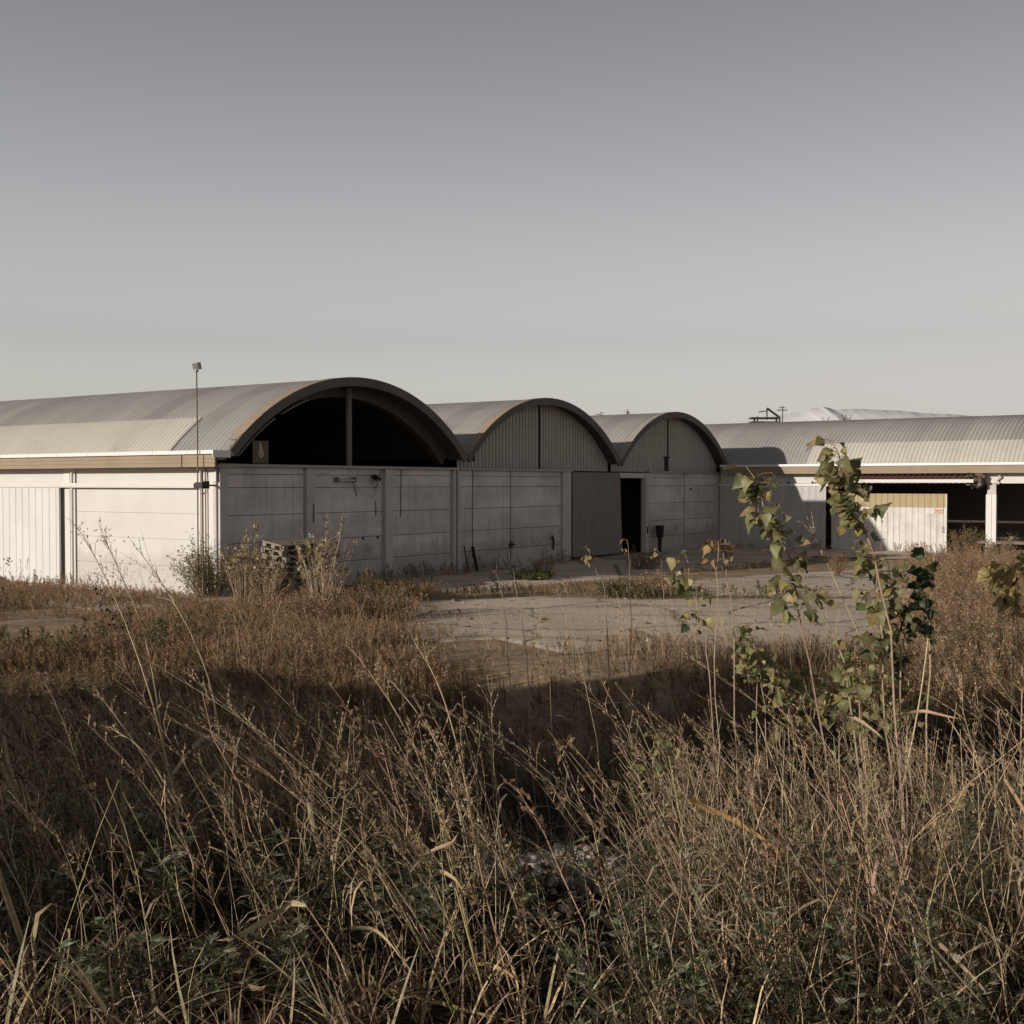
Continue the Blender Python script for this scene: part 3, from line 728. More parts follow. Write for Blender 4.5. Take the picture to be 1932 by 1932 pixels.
# ------------------------------------------------------------------ plants: small kit
class T:
    """plant geometry as numpy quads with a colour per vertex"""
    def __init__(s): s.V = []; s.F = []; s.C = []; s.n = 0
    def add(s, V, Fq, c):
        V = np.asarray(V, float); s.V.append(V); s.F.append(np.asarray(Fq, int) + s.n)
        c = np.asarray(c, float); s.C.append(np.broadcast_to(c, (len(V), 3))); s.n += len(V)
    def tube(s, P, r0, r1, c, c1=None):
        P = np.asarray(P, float); n = len(P); rows = []
        for i in range(n):
            d = P[min(i + 1, n - 1)] - P[max(i - 1, 0)]; d /= np.linalg.norm(d) + 1e-9
            a = np.cross(d, [0.31, .95, .05] if abs(d[1]) < .9 else [1, 0, 0]); a /= np.linalg.norm(a) + 1e-9; b = np.cross(d, a)
            r = r0 + (r1 - r0) * i / max(1, n - 1)
            rows.append([P[i] + r * (a * cos(q) + b * sin(q)) for q in (0, 2.094, 4.189)])
        V = np.array(rows).reshape(-1, 3); Fq = []
        for i in range(n - 1):
            for k in range(3):
                k2 = (k + 1) % 3; Fq.append((i*3+k, i*3+k2, (i+1)*3+k2, (i+1)*3+k))
        cc = np.asarray(c, float)
        if c1 is not None:
            f = np.repeat(np.linspace(0, 1, n), 3)[:, None]; cc = cc * (1 - f) + np.asarray(c1, float) * f
        s.add(V, Fq, cc)
    def ribbon(s, P, w, c, side=None, c1=None, fold=.0):
        P = np.asarray(P, float); n = len(P); w = np.asarray(w, float)
        d = np.gradient(P, axis=0); d /= np.linalg.norm(d, axis=1)[:, None] + 1e-9
        sd = np.cross(d, [0, 0, 1.0]) if side is None else np.broadcast_to(np.asarray(side, float), P.shape)
        sd = sd / (np.linalg.norm(sd, axis=1)[:, None] + 1e-9)
        L = P - sd * w[:, None] / 2; R = P + sd * w[:, None] / 2
        cc = np.asarray(c, float)
        if fold:
            up = np.cross(sd, d); L = L + up * (w * fold)[:, None]; R = R + up * (w * fold)[:, None]
            V = np.concatenate([L, P, R]); Fq = [(i, i+n, i+n+1, i+1) for i in range(n-1)] + [(i+n, i+2*n, i+2*n+1, i+n+1) for i in range(n-1)]
            k = 3
        else:
            V = np.concatenate([L, R]); Fq = [(i, i+n, i+n+1, i+1) for i in range(n-1)]; k = 2
        if c1 is not None:
            f = np.tile(np.linspace(0, 1, n), k)[:, None]; cc = cc * (1 - f) + np.asarray(c1, float) * f
        s.add(V, Fq, cc)
    def lance(s, p, d, L, w, c, nrm=None):
        p = np.asarray(p, float); d = np.asarray(d, float); d = d / (np.linalg.norm(d) + 1e-9)
        a = np.cross(d, [0, 0, 1] if nrm is None else nrm); a /= np.linalg.norm(a) + 1e-9
        q = p + d * L * .45
        s.add([p, q + a * w / 2, p + d * L, q - a * w / 2], [(0, 1, 2, 3)], c)
    def arrays(s): return np.concatenate(s.V), np.concatenate(s.F), np.concatenate(s.C)

def var(r, c, a=.2):
    k = 1 + r.uniform(-a, a); return np.array(c) * k * (1 + r.uniform(-.08, .08, 3))
STRAW = (.54, .42, .28); TANB = (.31, .235, .155); BROWN = (.165, .112, .070); DARKB = (.048, .036, .026)
GREEN = (.105, .120, .058); GREY = (.31, .32, .22); OLIVE = (.165, .145, .075); YEL = (.36, .28, .10); RUSTL = (.30, .195, .095)

def path(r, h, lean=.12, wob=.03, n=6):
    a = r.uniform(0, 6.28); P = [np.zeros(3)]
    for i in range(1, n):
        f = i / (n - 1)
        P.append(np.array([cos(a) * lean * h * f * f, sin(a) * lean * h * f * f, h * f]) + np.array([r.normal(0, wob * h * .35), r.normal(0, wob * h * .35), 0]) * (f > 0))
    return np.array(P)
def along(P, f):
    x = f * (len(P) - 1); i = min(int(x), len(P) - 2); return P[i] + (P[i+1] - P[i]) * (x - i)

def t_weed(r, h=1.0, nb=20, seeds=9, cs=TANB, cf=BROWN, sz=.012, fat=.0035):
    t = T(); P = path(r, h, .15); t.tube(P, fat, fat * .4, var(r, cs), var(r, cs))
    for k in range(nb):
        f = r.uniform(.25, .98); p = along(P, f); a = r.uniform(0, 6.28); L = h * r.uniform(.08, .24) * (1.15 - f * .8)
        d = np.array([cos(a) * .62, sin(a) * .62, .8]); q = p + d * L; q2 = q + np.array([cos(a) * .25, sin(a) * .25, .55]) * L * .5
        B = np.array([p, p + d * L * .5, q, q2]); t.ribbon(B, [fat * .8, fat * .6, fat * .5, fat * .3], var(r, cs), side=(-sin(a + .9), cos(a + .9), .2))
        for j in range(seeds):
            x = along(B, r.uniform(.15, 1)); dd = r.normal(0, 1, 3) + np.array([0, 0, .3]); s_ = sz * r.uniform(.6, 1.6)
            t.lance(x, dd, s_ * 1.5, s_ * .75, var(r, cf, .4), r.normal(0, 1, 3))
    return t.arrays()
def t_grass(r, n=14, L=.45, w=.006, c=STRAW, c2=TANB):
    t = T()
    for k in range(n):
        a = r.uniform(0, 6.28); l = L * r.uniform(.45, 1.2); dr = r.uniform(.15, .9); b = np.array([cos(a), sin(a), 0]) * r.uniform(0, .05)
        P = [b + np.array([cos(a) * l * dr * f ** 1.7, sin(a) * l * dr * f ** 1.7, l * (f - .45 * dr * f ** 2.4)]) for f in np.linspace(0, 1, 5)]
        cc = var(r, c if r.random() < .5 else (c2 if r.random() < .5 else BROWN), .35)
        t.ribbon(P, np.array([1, .95, .8, .5, .1]) * w * r.uniform(.6, 1.4), cc * .8, c1=cc * 1.1, side=(-sin(a) + r.normal(0, .5), cos(a) + r.normal(0, .5), r.normal(0, .3)))
    return t.arrays()
def t_straw(r, h=1.0, c=STRAW):
    t = T(); P = path(r, h, .22, .03, 6); cc = var(r, c, .25); t.tube(P, .0032, .0014, cc, cc * 1.05)
    for k in range(r.integers(1, 5)):
        f = r.uniform(.15, .85); p = along(P, f); a = r.uniform(0, 6.28); L = r.uniform(.12, .34)
        Q = [p + np.array([cos(a) * L * g, sin(a) * L * g, L * (.75 * g - .95 * g * g)]) for g in np.linspace(0, 1, 5)]
        t.ribbon(Q, np.array([.6, 1, .9, .6, .1]) * r.uniform(.004, .011), var(r, c, .3), fold=.15)
    for k in range(r.integers(0, 12)):
        x = along(P, r.uniform(.8, 1)); t.lance(x, r.normal(0, 1, 3) * [1, 1, .5] + [0, 0, 1.0], .028, .005, var(r, c, .3), r.normal(0, 1, 3))
    return t.arrays()
def t_mug(r, h=.6, n=18, c=GREY, c2=GREEN):
    t = T(); P = path(r, h, .3, .03, 6); t.tube(P, .0035, .002, var(r, OLIVE), var(r, c2))
    for k in range(n):
        f = .2 + .8 * (k + r.random()) / n; p = along(P, f); a = k * 2.4 + r.uniform(-.4, .4); L = r.uniform(.05, .10) * (1.25 - .5 * f)
        cc = var(r, c if r.random() < .55 else c2, .3)
        e = r.uniform(.0, .75); d = np.array([cos(a), sin(a), e]); up = np.array([-cos(a) * e, -sin(a) * e, 1.0]) + r.normal(0, .3, 3); sd = np.array([-sin(a), cos(a), 0])
        t.lance(p, d + [0, 0, -.1], L, L * .17, cc, up)
        for q, sp in ((.3, .9), (.55, .75)):
            for sg in (-1, 1): t.lance(p + d * L * q * .8, d + sd * sg * sp, L * (.62 - .25 * (q > .4)), L * .15, cc * r.uniform(.85, 1.15), up + r.normal(0, .25, 3))
    return t.arrays()
def t_leafy(r, h=.25, n=40, c=GREEN, L=.035):
    t = T()
    for k in range(n):
        a = r.uniform(0, 6.28); d0 = r.random() ** .5 * h * .9; z = h * r.random() * (1.1 - d0 / h * .6)
        t.lance((cos(a) * d0, sin(a) * d0, z), r.normal(0, 1, 3) * [1, 1, .6], L * r.uniform(.6, 1.4), L * r.uniform(.25, .5), var(r, c, .4), r.normal(0, .5, 3) + [0, 0, 1])
    for k in range(6):
        a = r.uniform(0, 6.28); t.ribbon([(0, 0, 0), (cos(a) * h * .3, sin(a) * h * .3, h * .5), (cos(a) * h * .7, sin(a) * h * .7, h * .95)], [.003] * 3, var(r, OLIVE))
    return t.arrays()
def t_litter(r):
    t = T()
    for k in range(10):
        p = r.normal(0, .09, 3) * [1, 1, 0] + [0, 0, r.uniform(.005, .10)]; a = r.uniform(0, 6.28); L = r.uniform(.03, .13); d = np.array([cos(a), sin(a), r.normal(0, .35)])
        Q = [p + d * L * g + np.array([0, 0, .22 * L * sin(3.1 * g) * r.choice([-1, 1])]) for g in (0, .35, .7, 1)]
        t.ribbon(Q, np.array([.3, 1, .8, .1]) * r.uniform(.005, .016), var(r, (STRAW, TANB, BROWN)[r.integers(0, 3)], .3), side=r.normal(0, 1, 3), fold=.2)
    for k in range(4):
        p = r.normal(0, .1, 3) * [1, 1, 0] + [0, 0, r.uniform(.0, .12)]; d = r.normal(0, 1, 3) * [1, 1, .3] * .22; t.ribbon([p, p + d * .5 + [0, 0, .02], p + d], [.003, .003, .002], var(r, TANB, .3))
    return t.arrays()
def t_panicle(r, h=1.2):
    t = T(); P = path(r, h, .42, .012, 8); cc = var(r, STRAW, .2); t.tube(P, .0034, .0012, cc, cc)
    for k in range(17):
        f = r.uniform(.6, 1.0); p = along(P, f); a = r.uniform(0, 6.28); L = h * r.uniform(.06, .17) * (1.5 - f)
        B = [p, p + np.array([cos(a) * .35, sin(a) * .35, .8]) * L * .5, p + np.array([cos(a) * .8, sin(a) * .8, 1.05]) * L]
        t.ribbon(B, [.0022, .0018, .001], cc, side=r.normal(0, 1, 3))
        for j in range(9):
            x = along(np.array(B), r.uniform(.2, 1)); t.lance(x, np.array([cos(a), sin(a), .9]) + r.normal(0, .4, 3), r.uniform(.009, .016), .0055, var(r, TANB if r.random() < .5 else STRAW, .3), r.normal(0, 1, 3))
    for k in range(3):
        p = along(P, r.uniform(.1, .5)); a = r.uniform(0, 6.28); L = r.uniform(.25, .5)
        Q = [p + np.array([cos(a) * L * g, sin(a) * L * g, L * (.9 * g - 1.25 * g * g)]) for g in np.linspace(0, 1, 6)]
        t.ribbon(Q, np.array([.5, 1, 1, .8, .5, .05]) * r.uniform(.007, .014), var(r, STRAW, .25), fold=.2)
    return t.arrays()
def t_foxtail(r, h=.7):
    t = T(); P = path(r, h, .35, .01, 6); cc = var(r, TANB, .2); t.tube(P, .002, .0012, cc)
    for k in range(70):
        f = r.uniform(.88, 1.08); p = P[-2] + (P[-1] - P[-2]) * ((f - .8) / .2); t.lance(p, r.normal(0, 1, 3) + [0, 0, .8], .014, .0022, var(r, (.34, .27, .15), .25), r.normal(0, 1, 3))
    return t.arrays()

def stamp(name, temps, pos, mat, scale=(.8, 1.2), lean=(-.10, .0), leanvar=.12, tint=.25, seed=0, label=None, parent=None, hue=None, kind='stuff', hf=None):
    r = np.random.default_rng(seed); n = len(pos); which = r.integers(0, len(temps), n); Vs, Fs, Cs = [], [], []; off = 0
    for k, (V, Fq, C) in enumerate(temps):
        ii = np.where(which == k)[0]; m = len(ii)
        if not m: continue
        a = r.uniform(0, 6.28, m); sc = r.uniform(scale[0], scale[1], m)
        if hf is not None: sc = sc * hf(pos[ii, 0], pos[ii, 1])
        x = (V[None, :, 0] * np.cos(a)[:, None] - V[None, :, 1] * np.sin(a)[:, None]) * sc[:, None]
        y = (V[None, :, 0] * np.sin(a)[:, None] + V[None, :, 1] * np.cos(a)[:, None]) * sc[:, None]
        z = V[None, :, 2] * sc[:, None]
        lx = r.normal(lean[0], leanvar, m)[:, None]; ly = r.normal(lean[1], leanvar, m)[:, None]
        zz = np.maximum(z, 0); x = x + lx * zz * (1 + .5 * zz); y = y + ly * zz * (1 + .5 * zz)
        p = pos[ii]
        W = np.stack([x + p[:, 0:1], y + p[:, 1:2], z + p[:, 2:3]], -1)
        tn = (1 + r.uniform(-tint, tint, m))[:, None, None] * (1 + r.uniform(-.07, .07, (m, 1, 3)))
        if hue is not None: tn = tn * np.asarray(hue)
        CC = np.clip(C[None] * tn, 0, 1)
        nv = len(V); Fi = Fq[None] + (off + np.arange(m) * nv)[:, None, None]
        Vs.append(W.reshape(-1, 3)); Fs.append(Fi.reshape(-1, 4)); Cs.append(CC.reshape(-1, 3)); off += nv * m
    o = mesh_np(name, np.concatenate(Vs), np.concatenate(Fs), np.concatenate(Cs), mat, parent)
    if kind: o["kind"] = kind
    if label: o["label"] = label
    return o

def scatter(n, x0, x1, y0, y1, seed, keep=None, wedge=None):
    """n random spots on the ground; keep(x,y)->probability"""
    r = np.random.default_rng(seed); out = []
    tot = 0
    while tot < n:
        y = r.uniform(y0, y1, n * 2); x = r.uniform(x0, x1, n * 2)
        ok = np.ones(len(x), bool)
        if wedge is not None: ok &= (x < wedge[0] * y + wedge[1]) & (x > -wedge[0] * y - (wedge[2] if len(wedge) > 2 else wedge[1]))
        if keep is not None: ok &= r.random(len(x)) < keep(x, y)
        out.append(np.stack([x[ok], y[ok]], 1)); tot += ok.sum()
        if len(out) > 60: break
    q = np.concatenate(out)[:n]
    return np.concatenate([q, ground(q[:, 0], q[:, 1])[:, None] - .01], 1)

def clump(x, y, f, seed):
    r = np.random.default_rng(seed); z = 0
    for k in range(6):
        a = r.uniform(0, 6.28); z = z + np.sin((x * cos(a) + y * sin(a)) * f * r.uniform(.5, 2) + r.uniform(0, 6.28))
    return z / 6 ** .5

# ------------------------------------------------------------------ undergrowth that nobody could count
def R_(s): return np.random.default_rng(s)
W_dry = [t_weed(R_(100 + k), .85, 13, 7, STRAW, BROWN, .016, .0042) for k in range(5)] + [t_weed(R_(130 + k), .95, 11, 9, STRAW, (.27, .19, .12), .014, .0042) for k in range(4)]
W_dark = [t_weed(R_(200 + k), .75, 15, 8, BROWN, DARKB, .015) for k in range(4)]
G_tuft = [t_grass(R_(300 + k), 11, .42, .008) for k in range(5)] + [t_grass(R_(320 + k), 6, .6, .013, STRAW, STRAW) for k in range(3)]
S_straw = [t_straw(R_(400 + k), 1.0) for k in range(8)]
MUG = [t_mug(R_(500 + k), .6) for k in range(6)]
LEAFY = [t_leafy(R_(600 + k)) for k in range(5)]
LIT = [t_litter(R_(700 + k)) for k in range(6)]
PAN = [t_panicle(R_(800 + k)) for k in range(5)]
def t_blade(r):
    t = T()
    for k in range(r.integers(1, 4)):
        a = r.uniform(0, 6.28); L = r.uniform(.3, .6); h0 = r.uniform(.15, .45); P = []
        for g in np.linspace(0, 1, 9): P.append([cos(a) * L * g * g * .9, sin(a) * L * g * g * .9, h0 * min(1, g * 2.2) + L * .35 * sin(pi * g) - L * .35 * g * g])
        sd = np.array([[-sin(a) + .5 * sin(5 * g), cos(a), .6 * cos(4 * g)] for g in np.linspace(0, 1, 9)])
        t.ribbon(P, np.array([.5, .8, 1, 1, .95, .85, .6, .35, .05]) * r.uniform(.010, .022), var(r, (.47, .37, .245), .2), side=sd, fold=.2)
    return t.arrays()
BLD = [t_blade(R_(950 + k)) for k in range(7)]
FOX = [t_foxtail(R_(900 + k)) for k in range(3)]

PEB = (.33, 5.45)
def clear(x, y):
    k = 1 - np.exp(-(((x - PEB[0]) / .30) ** 2 + ((y - PEB[1]) / .34) ** 2) * .9)
    k = k * (1 - .985 * np.exp(-np.maximum(0, ((x / y - .060) / .058) ** 2 + ((y - 4.8) / .95) ** 2 - .35)))
    return k
def clear_sun(x, y):
    k = ((PEB[0] - x) * .832 + (PEB[1] - y) * .555); d = np.abs((x - PEB[0]) * .555 - (y - PEB[1]) * .832)
    return 1 - .85 * np.exp(-(d / .26) ** 2) * (k > -.1) * (k < 2.0)
def bank(lo, hi, f, seed, side=None):
    def k(x, y):
        p = np.clip(lo + (hi - lo) * (.5 + .55 * clump(x, y, f, seed)), 0, 1) * clear(x, y) * clear_sun(x, y)
        if side: p = p * side(x, y)
        return p
    return k
right = lambda x, y: .12 + .88 * sst(.02, .16, x / y)
left = lambda x, y: (1 - .6 * sst(.02, .16, x / y)) * (1 - .75 * sst(5.2, 6.0, y) * (1 - sst(.1, .2, x / y)))
farcut = lambda x, y: 1 - .6 * sst(5.4, 6.2, y) * (1 - sst(.1, .2, x / y))
WG = (.46, 2.0); WT = (.44, 2.0, -.05)
def HF(x, y):
    q = x / y; return np.clip(1.0 - .42 * np.exp(-((q - .06) / .10) ** 2) * sst(4.4, 5.4, y) + .12 * sst(.12, .2, q), .3, 1.3) * (1 - .25 * sst(6, 8.5, y))
def undergrowth(name, temps, pos, mat, label, cat='undergrowth', **kw):
    o = stamp(name, temps, pos, mat, **kw); o["label"] = label; o["category"] = cat; return o

undergrowth('dry_weeds', W_dry, scatter(780, -6, 6, 3.6, 8.0, 1, bank(-.25, .95, 1.6, 5, left), WT), M['dry'], 'dense brown seeding weeds covering the near bank', scale=(.4, .95), seed=1, hf=HF, lean=(-.26, .03), leanvar=.14)
undergrowth('dead_weeds', W_dark, scatter(1450, -6, 6, 3.2, 9, 2, bank(.1, .7, 1.3, 6), WG), M['dry'], 'dark withered weed stalks low on the near bank', hue=(.7, .68, .66), scale=(.22, .5), seed=2, hf=HF)  # dark fill, colour lowered to deepen the shade between the stems
undergrowth('dry_grass', G_tuft, scatter(1600, -6, 6, 3.3, 9, 3, bank(-.6, 1.0, 1.1, 7, farcut), WG), M['dry'], 'straw coloured grass tufts among the near weeds', scale=(.35, .8), seed=3, hf=HF, leanvar=.3)
undergrowth('straw_stalks', S_straw, scatter(1500, -4, 6.2, 3.6, 9.5, 4, bank(.1, .8, .9, 8, right), WT), M['dry'], 'thin upright straw stalks thick on the right of the bank', scale=(.3, .85), seed=4, hf=HF, leanvar=.16, lean=(-.12, .02))
undergrowth('mugwort', MUG, scatter(760, -6, 6, 3.3, 7.5, 5, bank(-.5, .9, 1.5, 9), WT), M['leaf'], 'grey green feathery mugwort shoots scattered through the near weeds', scale=(.45, 1.0), seed=5, leanvar=.25)
undergrowth('low_leaves', LEAFY, scatter(1450, -6, 6, 3.1, 8, 6, bank(-.6, .9, 1.2, 10), WG), M['leaf'], 'small dark green leaves low among the weeds', scale=(.5, 1.2), seed=6)
undergrowth('plant_litter', LIT, scatter(1900, -6, 6, 2.9, 9, 7, None, WG), M['dry'], 'curled dead leaves and twigs littering the near soil', hue=(.55, .53, .51), scale=(.6, 1.4), seed=7, lean=(0, 0), leanvar=.05)
undergrowth('sparse_stalks', S_straw, scatter(150, -3, 3, 5.3, 9, 20, lambda x, y: 1 - sst(.1, .2, x / y), WT), M['dry'], 'single pale stalks standing clear of the dark ditch', scale=(.75, 1.25), seed=20, lean=(-.15, .02))
undergrowth('panicle_grass', PAN, scatter(340, -5, 5.5, 3.7, 8, 8, bank(0, .8, 1.2, 11), WT), M['dry'], 'tall grass with drooping seed heads leaning left over the bank', scale=(.45, .85), seed=8, hf=HF, lean=(-.34, .05), leanvar=.12)
undergrowth('pale_blades', BLD, scatter(240, -5, 5.5, 3.7, 7.5, 10, bank(-.3, .9, 1.3, 13), WT), M['dry'], 'long pale dead blades arching among the near weeds', scale=(.7, 1.3), seed=10, leanvar=.2)
undergrowth('foxtail_grass', FOX, scatter(130, -1, 4.5, 3.4, 8, 9, bank(0, .8, 1.2, 12, right), WG), M['dry'], 'bristly foxtail heads among the straw on the right', scale=(.7, 1.2), seed=9, hf=HF)
# slope and ditch behind the bank
dz = lambda x, y: np.clip(.45 + .4 * clump(x, y, .7, 21), 0, 1)
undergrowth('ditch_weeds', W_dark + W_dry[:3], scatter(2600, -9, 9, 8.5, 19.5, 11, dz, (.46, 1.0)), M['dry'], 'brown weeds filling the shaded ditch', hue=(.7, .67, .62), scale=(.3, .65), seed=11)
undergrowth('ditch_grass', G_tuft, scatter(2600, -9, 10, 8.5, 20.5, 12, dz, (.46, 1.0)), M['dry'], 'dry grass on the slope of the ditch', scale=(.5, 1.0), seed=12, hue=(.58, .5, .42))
undergrowth('rim_stalks', S_straw, scatter(500, -4.5, 5, 16.5, 21.5, 13, lambda x, y: np.clip(.5 + .6 * clump(x, y, .8, 22), 0, 1), (.46, .5)), M['dry'], 'pale thin stalks standing along the ditch rim before the slab', scale=(.5, 1.1), seed=13)
undergrowth('heap_weeds', W_dark + W_dry[:3] + G_tuft, scatter(700, -17, -9, 3, 17, 14), M['dry'], 'brown weeds growing over the unseen heap added for shade', scale=(.3, .6), seed=14)

# yard growth: low brown weeds left of the slabs, strips along the joints, scrub on the right
W_low = [t_weed(R_(1000 + k), .5, 14, 6, (.37, .265, .165), (.33, .22, .13), .022, .004) for k in range(5)]
W_grn = [t_weed(R_(1020 + k), .45, 16, 7, OLIVE, (.21, .185, .095), .024, .004) for k in range(3)]
G_low = [t_grass(R_(1040 + k), 12, .30, .009, (.42, .295, .18), (.33, .22, .13)) for k in range(4)]
W_twig = [t_weed(R_(1060 + k), .7, 20, 3, (.40, .29, .185), (.34, .235, .145), .02, .0042) for k in range(5)]
def leftyard(x, y):
    k = np.clip(.6 + .5 * clump(x, y, .5, 31), 0, 1)
    edge = -2.3 + 1.6 * (1 - sst(17, 20, y)) + .7 * clump(x, y, .8, 33)
    k = k * (1 - sst(-.6, .6, x - edge))
    s = (x - C0[0]) * D1[0] + (y - C0[1]) * D1[1]; t = (x - C0[0]) * D2[0] + (y - C0[1]) * D2[1]
    k = k * np.where((s > -1.0) & (t > -1.2), 0, 1)
    k = k * np.where((s > -1.0 - .5 * (t < 0)) & (t > -2.3), .25, 1)
    bare = np.exp(-(((y - 27.6 - .25 * (x + 8)) / .8) ** 2))           # the side slab keeps mostly clear
    return k * (1 - .8 * bare * (x < -3.2))
undergrowth('brown_yard_weeds', W_low, scatter(6200, -17, -.6, 13.5, 34, 15, leftyard, (.47, 1)), M['dry'], 'reddish brown low weeds spread over the yard on the left', scale=(.25, .75), seed=15)
undergrowth('green_yard_weeds', W_grn, scatter(110, -17, -1, 18.5, 30, 16, lambda x, y: leftyard(x, y) * (clump(x, y, .6, 35) > .6), (.47, 1)), M['leaf'], 'greener weed patches in the brown yard growth', scale=(.5, 1.1), seed=16)
undergrowth('yard_grass', G_low, scatter(6200, -17, -.4, 13.5, 34, 17, leftyard, (.47, 1)), M['dry'], 'short tan grass over the left part of the yard', scale=(.5, 1.2), seed=17)
def rightyard(x, y):
    k = np.clip(.55 + .5 * clump(x, y, .45, 41), 0, 1)
    e = .325 * y + .35 + .5 * clump(x, y, .7, 43)
    return k * sst(-.8, 1.2, x - e)
undergrowth('brown_scrub_growth', W_twig + W_low[:1], scatter(2400, 4, 22, 15, 44, 18, rightyard, (.47, 1)), M['dry'], 'brown twiggy growth over the right side of the yard', scale=(.4, 1.15), seed=18)
undergrowth('right_yard_grass', G_low, scatter(2600, 3, 22, 14, 44, 19, rightyard, (.47, 1)), M['dry'], 'tan grass on the right side of the yard', scale=(.6, 1.4), seed=19)
def strip(n, pts, wdt, seed, temps, name, label, mat='dry', scale=(.3, .8)):
    r = R_(seed); P = np.array(pts, float); seg = r.integers(0, len(P) - 1, n); f = r.random(n)[:, None]
    q = P[seg] * (1 - f) + P[seg + 1] * f + r.normal(0, wdt, (n, 2))
    k = clump(q[:, 0], q[:, 1], 1.1, seed) > -.35
    q = q[k]; q = np.concatenate([q, ground(q[:, 0], q[:, 1])[:, None]], 1)
    return undergrowth(name, temps, q, M[mat], label, scale=scale, seed=seed)
strip(520, [(-4.6, 28.3), (-2.4, 30.2), (.4, 31.2), (2.8, 30.5), (6, 30.6)], .38, 51, W_low + W_grn, 'joint_weeds', 'brown and green weeds along the joint beyond the near slab', 'dry', (.25, .75))
strip(260, [(2.6, 30.2), (5.0, 30.6), (7.5, 30.4)], .45, 52, W_grn + LEAFY, 'joint_leaves', 'low green leaves in the joint at the middle of the yard', 'leaf', (.4, .9))
strip(760, [(-2.6, 26.5), (-2.2, 23.6), (-1.3, 22.0), (-.3, 22.3), (.9, 20.6), (2.2, 20.9), (3.1, 19.9), (5.4, 20.3), (7.2, 21.2), (8.6, 21.2)], .30, 53, W_low + G_low, 'edge_weeds', 'tan weeds along the near edge of the slab', 'dry', (.3, .7))
strip(420, [(.8, 30.4 + 2.4), (5, 36.6), (9, 42.5)], .35, 54, W_low + G_low, 'apron_weeds', 'thin brown weeds in the apron joint before the halls', 'dry', (.2, .5))
q = [tuple(st(s_, -.35)[:2]) for s_ in (1.5, 8, 16.8)]
strip(700, q, .28, 55, W_dark + W_low + G_low, 'wall_foot_weeds', 'dark weeds at the shaded foot of the concrete panels', 'dry', (.3, .75))
q = [tuple(st(-.5, t_)[:2]) for t_ in (.2, 4, 8, 13)]
strip(150, q, .22, 56, W_low + G_low, 'flank_weeds', 'sparse dry weeds at the foot of the white flank wall', 'dry', (.3, .9))
q = [tuple(st(29.4, t_)[:2]) for t_ in (-1, -8, -14, -22)]
strip(300, q, .4, 57, W_low + G_low, 'wing_foot_weeds', 'brown weeds along the foot of the forward wing', 'dry', (.4, 1.0))

# pebbles spilled on the bank
def pebbles():
    r = R_(77); t = T()
    base = np.array([(-1,-1,-.7),(1,-1,-.7),(1,1,-.7),(-1,1,-.7),(-1,-1,.7),(1,-1,.7),(1,1,.7),(-1,1,.7)], float)
    Fq = [(3,2,1,0),(4,5,6,7),(0,1,5,4),(1,2,6,5),(2,3,7,6),(3,0,4,7)]
    for k in range(1500):
        x = PEB[0] + r.normal(0, .24); y = PEB[1] + r.normal(-.08, .26); s_ = r.lognormal(-4.5, .5)
        z = gz(x, y) + .12 * np.exp(-((x - PEB[0]) / .3) ** 2 - ((y - PEB[1]) / .3) ** 2)
        Q, _ = np.linalg.qr(r.normal(0, 1, (3, 3))); V = base * (1 + r.normal(0, .28, (8, 3))) * s_ * r.uniform(.6, 1.2, 3)
        c = var(r, ((.62,.57,.50), (.46,.42,.37), (.30,.14,.085), (.74,.70,.63))[r.choice(4, p=[.4, .35, .12, .13])], .25)
        t.add(V @ Q.T + [x, y, z], Fq, c)
    V, Fq, C = t.arrays(); o = mesh_np('pebbles', V, Fq, C, M['bark'])
    tag(o, 'pale pebbles and brick bits spilled in a gap of the near weeds', 'pebbles', kind='stuff')
    # low pile under them
pebbles()

def grit():
    r = R_(78); t = T()
    for k in range(1500):
        x = r.uniform(-3, 12); y = r.uniform(20.5, 37); s_ = r.lognormal(-3.9, .55)
        if r.random() < .5:
            V = np.array([(-1,-.8,0),(1,-.8,0),(1,.8,0),(-1,.8,0),(-.6,-.5,.9),(.6,-.5,.9),(.6,.5,.9),(-.6,.5,.9)]) * s_ * .7 * (1 + r.normal(0, .2, (8, 3)))
            t.add(V + [x, y, -.02], [(4,5,6,7),(0,1,5,4),(1,2,6,5),(2,3,7,6),(3,0,4,7)], var(r, (.36, .30, .24), .4))
        else: t.lance((x, y, .0), r.normal(0, 1, 3) * [1, 1, .25], s_ * 3.2, s_ * 1.6, var(r, BROWN, .4), r.normal(0, .5, 3) + [0, 0, 1])
    o = mesh_np('grit', *t.arrays(), M['bark']); tag(o, 'grit, crumbs and dead leaves strewn on the yard concrete', 'grit', kind='stuff')
grit()

